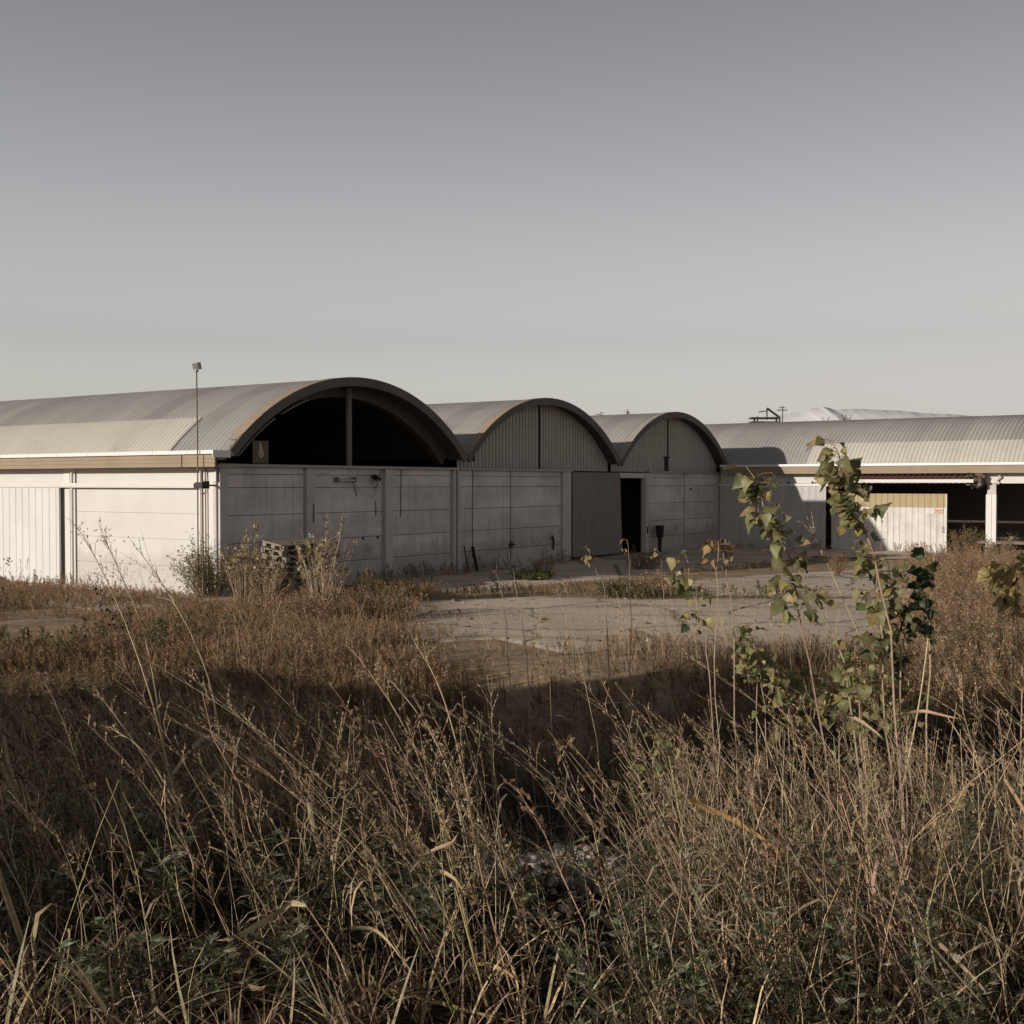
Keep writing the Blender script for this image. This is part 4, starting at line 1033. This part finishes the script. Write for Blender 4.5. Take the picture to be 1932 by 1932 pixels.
# ------------------------------------------------------------------ plants one can tell apart
U_ = np.array([0, .05, .14, .28, .46, .66, .85, 1.0]); WL = np.array([.10, .31, .45, .49, .41, .25, .10, .004])
def delta_leaf(t, p, d, up, L, c, r, wide=1.0, curl=.75, fold=.22):
    fold = r.uniform(.05, .55)
    d = d / np.linalg.norm(d); sd = np.cross(d, up); sd /= np.linalg.norm(sd) + 1e-9; nn = np.cross(sd, d)
    bend = r.uniform(-.2, 1) * curl; tw = r.uniform(-.5, .5)
    mid = np.array([p + d * L * u - nn * bend * L * u * u for u in U_])
    Wd = WL * L * wide * r.uniform(.85, 1.1); wav = np.array([.09 * L * sin(6 * u + tw * 9) for u in U_])
    tws = (tw * 1.9 * U_ ** 1.3)[:, None]; sdu = sd * np.cos(tws) + nn * np.sin(tws); nnu = nn * np.cos(tws) - sd * np.sin(tws)
    Lf = mid - sdu * Wd[:, None] + nnu * (Wd * fold + wav)[:, None]; Rg = mid + sdu * Wd[:, None] + nnu * (Wd * fold - wav)[:, None]
    n = len(U_); V = np.concatenate([Lf, mid, Rg])
    Fq = [(i, i+n, i+n+1, i+1) for i in range(n-1)] + [(i+n, i+2*n, i+2*n+1, i+n+1) for i in range(n-1)]
    cc = np.broadcast_to(c, (3 * n, 3)).copy(); cc[n:2*n] *= 1.18
    t.add(V, Fq, cc)

LG = [(.18, .185, .085), (.235, .23, .11), (.30, .255, .11), (.13, .14, .062), (.36, .30, .145)]
def sapling(label, stems, zones, cols, seed, size=.085, name='poplar_sapling', cat='sapling', group='saplings on the bank', bark=(.36, .27, .19), bias=(-.6, -.15), rad=.006, wide=1.0, petiole=.55):
    """stems: list of world-space point lists (foot first). zones: (stem, from, to, leaf count)"""
    r = R_(seed); foot = Vector(stems[0][0]); e = put(name, label, cat, foot, 0, group)
    o = np.array(foot); ts = T(); tl = T(); SP = []
    for P in stems:
        P = np.array([np.array(p) for p in P]) - o
        x = np.linspace(0, len(P) - 1, 14); Q = np.stack([np.interp(x, np.arange(len(P)), P[:, k]) for k in range(3)], 1)
        Q[1:-1] += r.normal(0, .006, (12, 3)); SP.append(Q)
        ts.tube(Q, rad * r.uniform(.85, 1.15), rad * .35, var(r, bark, .15), var(r, bark, .25))
    for (si, f0, f1, n) in zones:
        n = int(n * 2.6) if n > 4 else n; gp = r.uniform(0, 6.28)
        for k in range(n):
            f = f0 + (f1 - f0) * (k + r.random()) / n
            if n > 12 and sin(f * 34 + gp) < -.5: continue
            p = along(SP[si], f); a = r.uniform(0, 6.28)
            dd = np.array([cos(a) + bias[0], sin(a) + bias[1], r.uniform(-.2, .6)]); dd /= np.linalg.norm(dd)
            L = size * .68 * r.choice([.45, .6, .8, .95, 1.1]) * r.uniform(.85, 1.15); pl = size * petiole * r.uniform(.4, 1.7); q = p + dd * pl
            ts.tube(np.array([p, p + dd * pl * .5 + [0, 0, .1 * pl], q]), .0013, .001, (.30, .17, .09))
            ld = dd * .55 + np.array([bias[0] * .25, 0, r.uniform(-1.2, .1)])
            up = r.normal(0, .55, 3) + np.array([-.25, -.65, .55])
            delta_leaf(tl, q, ld, up, L, var(r, cols[r.integers(0, len(cols))], .25), r, wide)
    mesh_np('stem', *ts.arrays(), M['bark'], e); mesh_np('foliage', *tl.arrays(), M['leaf'], e, smooth=True)
    return e
def pts(D, *uv, foot=True):
    P = [at(u, v, D) for u, v in uv]
    if foot: P[0].z = min(P[0].z, gz(P[0].x, P[0].y)) - .02; P[0].z = gz(P[0].x, P[0].y) - .02
    return P

sapling('tallest-leaved poplar sapling leaning left before the shaded wing wall, big green leaves',
        [pts(5.0, (1655, 1480), (1605, 1270), (1540, 1130), (1470, 1015), (1435, 940), (1408, 880)), pts(5.05, (1610, 1480), (1520, 1200), (1480, 1060))],
        [(0, .40, .62, 16), (0, .60, .80, 18), (0, .78, .99, 20), (1, .55, .98, 14)], LG, 1, .088)
sapling('poplar sapling whose nearly bare tip reaches the roof ridge of the forward wing',
        [pts(4.8, (1720, 1500), (1690, 1220), (1645, 1030), (1612, 950), (1588, 880), (1560, 810))],
        [(0, .38, .60, 22), (0, .58, .80, 34), (0, .80, .97, 6)], LG + [(.25, .20, .07)], 2, .09)
sapling('upright poplar sapling with dense mid-height leaves left of the dark-leaved one',
        [pts(4.95, (1690, 1480), (1665, 1250), (1652, 1040)), pts(5.0, (1650, 1480), (1625, 1290), (1612, 1210)), pts(5.0, (1700, 1480), (1700, 1200), (1675, 1060))],
        [(0, .45, .98, 34), (1, .4, .95, 22), (2, .5, .98, 20)], LG, 3, .085)
sapling('slender sapling with a few drooping green leaves before the bright slab',
        [pts(5.2, (1378, 1450), (1335, 1240), (1312, 1140), (1292, 1045))],
        [(0, .52, .64, 5), (0, .68, .97, 15)], LG, 4, .085, rad=.004)
sapling('twin bare stems topped with shrivelled orange leaves',
        [pts(5.0, (1358, 1450), (1352, 1200), (1356, 1022)), pts(5.05, (1400, 1450), (1385, 1180), (1366, 1050), (1360, 1030))],
        [(0, .90, .995, 9), (1, .93, .995, 6)], [RUSTL, (.34, .225, .11), (.22, .13, .065)], 5, .072, rad=.004)
sapling('dark-leaved sapling on the right of the clump, leaves hanging to its left',
        [pts(5.0, (1738, 1480), (1755, 1230), (1763, 1045)), pts(5.1, (1710, 1480), (1712, 1250), (1700, 1120))],
        [(0, .58, .80, 20), (0, .84, .99, 14), (1, .4, .98, 30)], [(.035, .045, .022), (.05, .06, .028), (.10, .12, .05)], 6, .075, bias=(-1.0, -.1))  # shade on these stems put into very dark leaf colours
sapling('yellowing sapling with orange tinged leaves at the right edge',
        [pts(5.4, (1935, 1450), (1925, 1220), (1908, 1065)), pts(5.5, (1900, 1450), (1915, 1150), (1890, 1075))],
        [(0, .72, .99, 18), (1, .75, .99, 14)], [YEL, (.32, .22, .10), (.24, .21, .09), (.36, .29, .13)], 7, .095)
sapling('small low sapling with heart-shaped leaves in the dark gap of the bank',
        [pts(4.6, (1290, 1590), (1262, 1460), (1235, 1385)), pts(4.6, (1285, 1590), (1280, 1470), (1272, 1385)), pts(4.65, (1270, 1590), (1225, 1470), (1205, 1390))],
        [(0, .3, .98, 12), (1, .3, .98, 12), (2, .5, .98, 8)], LG, 8, .055, rad=.003)
sapling('short bushy sapling with light green leaves between the slender sapling and the tall clump',
        [pts(5.1, (1470, 1470), (1440, 1300), (1412, 1175)), pts(5.1, (1450, 1470), (1425, 1290), (1395, 1200)), pts(5.15, (1480, 1470), (1470, 1300), (1452, 1225))],
        [(0, .45, .99, 30), (1, .5, .98, 20), (2, .5, .98, 16)], [LG[1], LG[2], LG[0]], 9, .058, rad=.004)
sapling('low sucker growth with broad green leaves at the foot of the tall saplings',
        [pts(5.3, (u, 1480), (u - 10, 1340), (u - 16, 1255 + (k % 3) * 18)) for k, u in enumerate((1500, 1545, 1590, 1640, 1690, 1725))],
        [(k, .45, .99, 20) for k in range(6)], LG, 10, .082, rad=.004)
DRYL = [(.36, .28, .15), (.40, .32, .18), (.27, .20, .10)]
for k, (P, lab) in enumerate((
        (pts(7.5, (1172, 1330), (1145, 1130), (1112, 1035)), 'thin leaning stem with a few curled tan leaves, before the sheet door'),
        (pts(7.6, (1196, 1330), (1190, 1120), (1183, 1018)), 'straight thin stem with a few tan leaves before the black doorway'),
        (pts(7.9, (1262, 1330), (1255, 1120), (1240, 1035)), 'thin stem with two tan leaves right of the black doorway'))):
    sapling(lab, [P], [(0, .86, .99, (7, 4, 3)[k])], DRYL, 20 + k, .06, name='dry_plant', cat='dry plant', group='thin dry plants before the halls', rad=.0045)
sapling('dark small-leaved weed stems standing over the brown yard on the far left',
        [pts(12.0, (200 + k * 13, 1300), (198 + k * 12, 1190), (190 + k * 14, 1105 + (k % 3) * 22)) for k in range(5)],
        [(k, .45, .98, 9) for k in range(5)], [(.03, .03, .018), (.06, .05, .03), (.24, .18, .09)], 30, .045, name='weed_plant', cat='weed', group=None, rad=.005)
for k, u in enumerate((937, 968, 1062, 1086)):
    r = R_(60 + k)
    sapling(['leftmost bare stalk rising across the slab toward the hall joint', 'second bare stalk beside the leftmost one', 'bare stalk before the ribbed sheet gable hall, tip below its base', 'bare stalk close beside the third one, before the slab'][k],
        [pts(8.0, (u + 60, 1340), (u + 20, 1190), (u, 1065 + 12 * k))], [(0, .9, .99, 1)], DRYL, 40 + k, .03, name='bare_stalk', cat='stalk', group='bare stalks before the slab', rad=.004)

# tall reeds and grass stalks that stand out
def reed(label, stalks, ribbons, D, seed, rad=.0055, col=(.52, .41, .28), heads=True, name='tall_grass', group='tall grass stalks on the bank'):
    r = R_(seed); foot = at(*stalks[0][-1], D); foot.z = gz(foot.x, foot.y)
    e = put(name, label, 'grass', foot, 0, group); o = np.array(foot); t = T(); tb = T(); th = T()
    for P in stalks:
        Q = np.array([np.array(at(u, v, D + .05 * r.normal())) for u, v in P])[::-1] - o
        x = np.linspace(0, len(Q) - 1, 18); Q = np.stack([np.interp(x, np.arange(len(Q)), Q[:, k]) for k in range(3)], 1)
        Q = np.stack([np.convolve(np.pad(Q[:, k], 2, mode='edge'), np.ones(5) / 5, 'valid') for k in range(3)], 1)
        foot_pt = Q[0].copy(); foot_pt[2] = gz(Q[0][0] + o[0], Q[0][1] + o[1]) - o[2] - .03
        if foot_pt[2] < Q[0][2] - .02: Q = np.concatenate([foot_pt[None], Q])
        cc = var(r, col, .15); t.tube(Q, rad, rad * .3, cc, cc * 1.05)
        if heads:
            tot = np.linalg.norm(Q[-1] - Q[0])
            for k in range(15):
                f = r.uniform(.76, 1); p = along(Q, f); d = Q[-1] - Q[-5]; d /= np.linalg.norm(d); L = tot * .085 * (1.6 - f) * r.uniform(.6, 1.4)
                sd = r.normal(0, 1, 3); B = np.array([p, p + (d * .9 + sd * .22) * L * .5, p + (d * .9 + sd * .5) * L])
                th.ribbon(B, [.0024, .002, .0012], cc, side=r.normal(0, 1, 3))
                for j in range(7): th.lance(along(B, r.uniform(.25, 1)), d + r.normal(0, .4, 3), r.uniform(.007, .013), .0042, var(r, TANB if r.random() < .4 else STRAW, .3), r.normal(0, 1, 3))
    for (P, w, c) in ribbons:
        Q = np.array([np.array(at(u, v, D - .04)) for u, v in P]) - o
        x = np.linspace(0, len(Q) - 1, 14); Q = np.stack([np.interp(x, np.arange(len(Q)), Q[:, k]) for k in range(3)], 1)
        Q[:, 1] += .05 * np.sin(np.linspace(0, 5, 14))
        prof = np.interp(np.linspace(0, 1, 14), [0, .12, .5, .85, 1], [.35, .9, 1, .6, .05]) * w
        sd = np.array([[.25 * sin(q * 3), -.35, 1] for q in np.linspace(0, 2, 14)])
        tb.ribbon(Q, prof, var(r, c, .12), side=sd, fold=.22)
    mesh_np('stalk', *t.arrays(), M['bark'], e)
    if th.n: mesh_np('seed_head', *th.arrays(), M['dry'], e)
    if tb.n: mesh_np('blade', *tb.arrays(), M['dry'], e)
    return e
PALE = (.46, .35, .22); ORG = (.38, .25, .12)
reed('long pale stalk crossing the white wall, leftmost of the three that lean left', [[(142, 985), (208, 1100), (268, 1255), (302, 1375), (327, 1500), (345, 1600)]], [([(322, 1355), (300, 1400), (268, 1445), (255, 1470)], .022, PALE), ([(262, 1370), (300, 1330), (310, 1295)], .012, PALE)], 4.6, 1)
reed('middle one of the three long pale stalks leaning left', [[(186, 990), (237, 1105), (272, 1180), (296, 1310), (315, 1470), (335, 1620)]], [([(318, 1470), (325, 1510), (322, 1560)], .02, PALE), ([(258, 1440), (285, 1480), (300, 1510)], .012, PALE)], 4.7, 2)
reed('right one of the three long pale stalks, bent at its top', [[(252, 1025), (328, 1130), (385, 1240), (410, 1345), (425, 1470), (448, 1560)]], [([(305, 1330), (345, 1355), (395, 1370)], .014, ORG)], 4.8, 3)
reed('thick tan seed stalk sloping down from the left over the dark bank', [[(172, 1290), (225, 1360), (275, 1430), (325, 1520), (372, 1650)], [(205, 1372), (255, 1400), (290, 1440), (340, 1530)]], [], 4.4, 4)
reed('branching tan seed stalk in the middle of the bank', [[(652, 1210), (745, 1330), (805, 1460), (850, 1600), (880, 1720)], [(700, 1245), (790, 1340), (850, 1450), (880, 1600), (890, 1720)], [(770, 1190), (830, 1290), (870, 1430), (900, 1600)]], [], 4.6, 5)
reed('clump of tall straw stems low in the middle with curling pale blades',
     [[(820, 1500), (850, 1640), (890, 1790), (930, 1932)], [(880, 1490), (905, 1640), (945, 1800), (985, 1940)], [(835, 1560), (870, 1700), (900, 1820), (925, 1940)], [(780, 1560), (870, 1800), (910, 1940)]],
     [([(800, 1672), (830, 1655), (862, 1662), (890, 1690)], .016, PALE), ([(775, 1640), (800, 1622), (850, 1590), (868, 1560)], .014, PALE), ([(842, 1900), (900, 1830), (955, 1832), (1000, 1850)], .018, ORG)], 3.75, 6, col=(.36, .28, .15))
reed('greenish stems low in the middle with a long arching blade across the bottom',
     [[(690, 1600), (760, 1715), (830, 1850), (875, 1945)], [(742, 1700), (800, 1790), (850, 1900), (870, 1950)]],
     [([(668, 1850), (700, 1862), (760, 1878)], .03, (.17, .17, .06)), ([(640, 1755), (700, 1765), (745, 1790), (790, 1830)], .014, PALE), ([(655, 1900), (720, 1880), (800, 1895), (900, 1905), (985, 1915)], .02, (.33, .25, .12))], 3.7, 7, col=(.22, .21, .09))
reed('pale curled dead blades on a stem in the lower left', [[(565, 1690), (640, 1800), (690, 1945)]],
     [([(578, 1708), (545, 1712), (500, 1740), (455, 1757), (415, 1763)], .026, (.50, .40, .27)), ([(545, 1880), (590, 1905), (625, 1925)], .022, PALE)], 3.8, 8, heads=False)
reed('bent pale blade arching in the lower left corner', [[(110, 1855), (160, 1890), (215, 1945)]], [([(110, 1856), (85, 1858), (65, 1880), (40, 1905)], .022, (.46, .35, .22))], 3.75, 9, heads=False)
reed('long orange blade slanting across the right of the bank', [[(1240, 1482), (1330, 1540), (1480, 1700), (1560, 1850)]], [([(1285, 1500), (1330, 1530), (1400, 1560), (1450, 1590), (1530, 1660)], .024, ORG)], 4.2, 10, rad=.003, heads=False)
reed('green leaning seed stalk near the right corner', [[(1475, 1330), (1560, 1500), (1680, 1720), (1790, 1940)]], [([(1580, 1345), (1630, 1365), (1660, 1390)], .014, PALE), ([(1690, 1360), (1750, 1345), (1800, 1350)], .012, PALE)], 4.0, 11, rad=.004)
reed('thin straw stalk rising in the right corner', [[(1650, 1480), (1700, 1640), (1760, 1940)]], [([(1700, 1760), (1780, 1790), (1850, 1860), (1880, 1930)], .018, PALE)], 3.8, 12, rad=.004)
reed('tall bare straw stalk leaning left through the sapling clump', [[(1520, 975), (1600, 1150), (1660, 1290), (1690, 1440)]], [], 5.1, 13, rad=.004)
reed('tall straw stalk beside the dark-leaved sapling', [[(1766, 1060), (1752, 1200), (1735, 1330), (1700, 1500)]], [], 5.0, 14, rad=.005, heads=False)

# mugwort plants that stand out
def mug_plant(label, u, v, D, n, seed, spread=.09, big=1.0):
    r = R_(seed); p = at(u, v, D); g = gz(p.x, p.y); h = max(.25, p.z - g); p.z = g - .01
    e = put('mugwort_plant', label, 'weed', p, 0, 'mugwort plants on the bank'); ts = T()
    for k in range(n):
        V, Fq, C = t_mug(R_(seed * 50 + k), h * r.uniform(.75, 1.1), int(22 * big), GREY, (.15, .165, .085))
        V = V * [1.25, 1.25, 1] + [r.normal(0, spread), r.normal(0, spread), 0]; V[:, 0] += -.22 * V[:, 2]
        ts.add(V, Fq, C * r.uniform(.85, 1.15))
    mesh_np('shoots', *ts.arrays(), M['leaf'], e)
for a in (('large grey green mugwort below the pebbles', 1215, 1725, 4.1, 6, 1), ('mugwort with pale leaves right of the large one, low on the bank', 1330, 1890, 3.75, 5, 2),
          ('lone upright mugwort in the dark at the left', 128, 1405, 4.6, 2, 3, .03), ('mugwort beside the three long stalks', 335, 1520, 4.3, 4, 4), ('mugwort in the middle left, among brown weeds', 575, 1590, 4.3, 4, 5),
          ('mugwort left of the clump of straw stems', 770, 1600, 4.2, 5, 6), ('dark leafy mugwort low in the left corner', 260, 1800, 3.8, 6, 7), ('leafy mugwort beside the curled dead blade', 480, 1850, 3.75, 5, 8),
          ('mugwort left of the pebbles', 985, 1570, 4.7, 4, 9), ('mugwort among straw at the lower right', 1530, 1800, 3.9, 5, 10), ('low mugwort in the right corner', 1840, 1850, 3.8, 6, 11), ('mugwort at the right edge above the corner', 1850, 1500, 4.6, 6, 12),
          ('pale mugwort tip before the mound at the left', 280, 1290, 6.0, 3, 13), ('small mugwort right of the long stalks', 420, 1330, 5.6, 3, 14)):
    mug_plant(*a)

# shrubs around the yard
def shrub(label, u, v, D, n, h, spread, tip=None, tipn=10, leafn=0, cols=None, seed=0, name='shrub', group=None, tips=.09, stemc=(.27, .18, .11), base=None, lean=(0, 0), ls=.05, rad=.008, low=.05):
    r = R_(seed); p = base if base is not None else at(u, v, D); p = Vector(p); p.z = max(gz(p.x, p.y), -.06)
    e = put(name, label, 'shrub', p, 0, group); ts = T(); tl = T()
    for k in range(n):
        a = r.uniform(0, 6.28); d = r.random() ** .6 * spread; hh = h * (r.uniform(.5, 1.0) + .22 * (r.random() < .12)) * (1 - .25 * (d / spread) ** 2)
        b = np.array([cos(a) * d * .35, sin(a) * d * .35, -.03]); tp = np.array([cos(a) * d + lean[0] * hh, sin(a) * d + lean[1] * hh, hh])
        Q = np.array([b + (tp - b) * f + np.array([r.normal(0, .02), r.normal(0, .02), 0]) * (f > 0) + np.array([0, 0, .12 * hh * sin(pi * f)]) for f in np.linspace(0, 1, 6)])
        ts.tube(Q, rad * r.uniform(.7, 1.2), rad * .35, var(r, stemc, .3))
        for j in range(5):
            q = along(Q, r.uniform(.3, .95)); dd = r.normal(0, 1, 3) * [1, 1, .4] + [0, 0, .9]; ts.ribbon([q, q + dd * .08 * h * .6, q + dd * .14 * h * .6 + [0, 0, .03]], [rad * .8, rad * .6, rad * .3], var(r, stemc, .3), side=r.normal(0, 1, 3))
        if tip and r.random() < .75:
            for j in range(tipn):
                q = along(Q, r.uniform(.72, 1.0)) + r.normal(0, .03, 3)
                delta_leaf(tl, q, r.normal(0, 1, 3), r.normal(0, 1, 3), tips * r.uniform(.6, 1.2), var(r, tip[r.integers(0, len(tip))], .3), r)
        for j in range(leafn):
            q = along(Q, r.uniform(low, 1) ** .8) + r.normal(0, .05 * h, 3); tl.lance(q, r.normal(0, 1, 3) + [0, 0, .6], ls * r.uniform(.6, 1.5), ls * .4 * r.uniform(.6, 1.4), var(r, cols[r.integers(0, len(cols))], .35), r.normal(0, 1, 3))
    mesh_np('stem', *ts.arrays(), M['bark'], e)
    if tl.n: mesh_np('foliage', *tl.arrays(), M['leaf'], e)
    return e
OL = [(.15, .15, .065), (.20, .185, .08), (.11, .115, .05)]; BR = [(.31, .215, .13), (.24, .16, .095), (.37, .26, .165)]; TIPC = [(.38, .32, .20), (.30, .24, .13), (.24, .22, .11), (.46, .40, .28)]
shrub('bushy olive green shrub before the corner of the white flank wall', 392, 1118, 30.2, 80, 1.5, .85, leafn=48, cols=[(.22, .215, .10), (.28, .26, .125), (.16, .16, .075)], seed=1, ls=.065, lean=(-.12, 0))
shrub('upright shoots with curled tan leaves in front of the pallets', 462, 1128, 29.3, 60, 1.75, .75, tip=TIPC, tipn=6, leafn=7, cols=OL + BR, seed=2, stemc=(.40, .30, .20), rad=.010, name='shoot_clump', group='clumps of upright shoots before the open-gabled hall', ls=.07, tips=.10)
shrub('lower leaning shoots right of the pallets foot', 505, 1130, 28.9, 54, 1.15, .6, leafn=10, cols=BR + OL, seed=3, stemc=(.42, .31, .20), rad=.010, name='shoot_clump', group='clumps of upright shoots before the open-gabled hall', ls=.06, lean=(.12, 0))
shrub('tall pale-tipped shoots standing free before the grey panels, right of the pallets', 612, 1150, 28.0, 70, 2.0, .75, tip=TIPC, tipn=6, leafn=4, cols=BR, seed=4, rad=.010, name='shoot_clump', group='clumps of upright shoots before the open-gabled hall', stemc=(.46, .35, .25), ls=.06, tips=.10)
shrub('reddish brown undershrub below the free-standing pale-tipped shoots', 590, 1195, 24.5, 70, .85, 1.0, leafn=26, cols=BR, seed=5, name='shrub', ls=.06)
shrub('greenish brown low shrub at the corner of the near slab', 725, 1180, 25.5, 60, .75, .95, leafn=36, cols=OL + BR, seed=6, ls=.055)
shrub('small upright green weed before the panels left of the hall joint', 700, 1118, 30.3, 16, .85, .35, leafn=40, cols=OL, seed=7, ls=.05, name='weed_plant')
shrub('brown feathery weed above green leaves at the foot of the second hall', 1022, 1088, 36.6, 40, .85, .5, leafn=20, cols=BR, seed=8, ls=.05)
shrub('low green leafy plant spread at the foot of the second hall', 1012, 1092, 35.8, 40, .32, .85, leafn=40, cols=[(.11, .13, .05), (.16, .16, .065)], seed=9, ls=.08)
shrub('brown twiggy shrub on the slab joint in front of the black doorway', 1215, 1075, 40.0, 50, .75, .9, leafn=30, cols=BR, seed=10, ls=.06)
shrub('green leafy weed on the slab joint right of the bare stalks', 1165, 1135, 30.6, 40, .5, .65, leafn=40, cols=OL, seed=11, ls=.06)
shrub('brown twiggy mat beside the green weed on the slab joint', 1235, 1128, 31.2, 60, .55, 1.1, leafn=30, cols=BR, seed=12, ls=.06)
shrub('lone reddish tuft on the far slab before the shaded wing wall', 1582, 1088, 38.0, 34, .75, .38, leafn=30, cols=BR, seed=13, ls=.05)
shrub('olive brown bush in the open bay right of the worn door', 1822, 1048, 46.5, 50, 1.35, .8, leafn=40, cols=OL + BR, seed=14, ls=.07)
shrub('brown bush around the foot of the white pillar', 1875, 1052, 44.5, 50, .95, 1.1, leafn=40, cols=BR + OL, seed=15, ls=.07)
shrub('thin flat-topped dry umbel in the dark bay at the right edge', 1897, 1050, 44.0, 5, 1.5, .3, tip=TIPC, tipn=3, leafn=0, seed=16, name='dry_umbel', tips=.12, stemc=(.36, .28, .20))
for k, (u, v, D, hh, sp, lab) in enumerate((
        (1835, 1100, 34, 1.1, 1.5, 'wide brown scrub bush nearest the worn door on the right side of the yard'),
        (1900, 1120, 31, 1.3, 1.5, 'rust brown scrub bush against the right edge, farther one'),
        (1850, 1160, 26, 1.1, 1.4, 'rust brown scrub bush just right of the dark-leaved sapling'),
        (1925, 1190, 23, 1.3, 1.3, 'tall brown scrub bush at the right edge behind the yellowing sapling'),
        (1800, 1215, 21.5, .75, 1.1, 'low brown scrub bush at the slab corner behind the sapling clump'),
        (1890, 1260, 18.5, .9, 1.2, 'olive brown scrub bush nearest the bank on the right'))):
    shrub(lab, u, v, D, 80, hh, sp, leafn=34, cols=BR if k != 5 else BR + OL, seed=20 + k, name='scrub_bush', group='brown scrub bushes on the right of the yard', ls=.055, rad=.006)
shrub('twiggy stems with dark seed dots against the white ribbed door', 0, 0, 0, 9, 1.0, .55, tip=[(.10, .07, .045)], tipn=5, seed=30, base=st(-1.0, 8.4), name='weed_plant', tips=.07, stemc=(.22, .16, .10), rad=.005)
shrub('wispy dry weeds before the plain white wall panels', 0, 0, 0, 12, 1.05, .9, leafn=10, cols=BR, seed=31, base=st(-.9, 3.2), name='weed_plant', ls=.05, stemc=(.30, .22, .14), rad=.004)

# ------------------------------------------------------------------ trees far behind the halls
def far_tree(label, u, v, D, h, cr, seed, leaf=True):
    r = R_(seed); p = at(u, v, D); ztop = p.z; p.z = 0; e = put('bare_tree', label, 'tree', p, 0, 'trees far behind the halls')
    ts = T(); tw = T(); h = ztop
    P = path(r, h * .95, .03, .02, 6); ts.tube(P, .22, .04, (.16, .12, .09))
    for k in range(46):
        f = r.uniform(.35, 1); q = along(P, f); a = r.uniform(0, 6.28); L = cr * r.uniform(.5, 1.1) * (1.35 - f)
        d = np.array([cos(a), sin(a), r.uniform(.4, 1.1)]); B = np.array([q, q + d * L * .5, q + d * L + [0, 0, .15 * L]]); ts.tube(B, .05, .012, (.16, .12, .09))
        for j in range(12):
            x = along(B, r.uniform(.3, 1)); dd = r.normal(0, 1, 3) + [0, 0, .8]; tw.ribbon([x, x + dd * .25 * L * .5, x + dd * .4 * L * .5], [.03, .022, .01], var(r, (.20, .15, .10), .3), side=r.normal(0, 1, 3))
            if leaf:
                for m_ in range(4): tw.lance(x + dd * r.uniform(.1, .4) * L * .5, r.normal(0, 1, 3), .25, .16, var(r, (.20, .14, .08), .3), r.normal(0, 1, 3))
    mesh_np('trunk', *ts.arrays(), M['bark'], e); mesh_np('crown', *tw.arrays(), M['dry'], e)
far_tree('bare twiggy tree behind the forward wing, left of the sapling tip', 1562, 785, 150, 9, 3.0, 1, False)
far_tree('bare twiggy tree behind the forward wing, right of the sapling tip', 1596, 782, 150, 9, 3.2, 2, False)
far_tree('small treetop over the ridge of the doorway hall, left of two', 1135, 784, 160, 10, 3.0, 3)
far_tree('small treetop over the ridge of the doorway hall, right of two', 1190, 781, 160, 10, 3.0, 4)
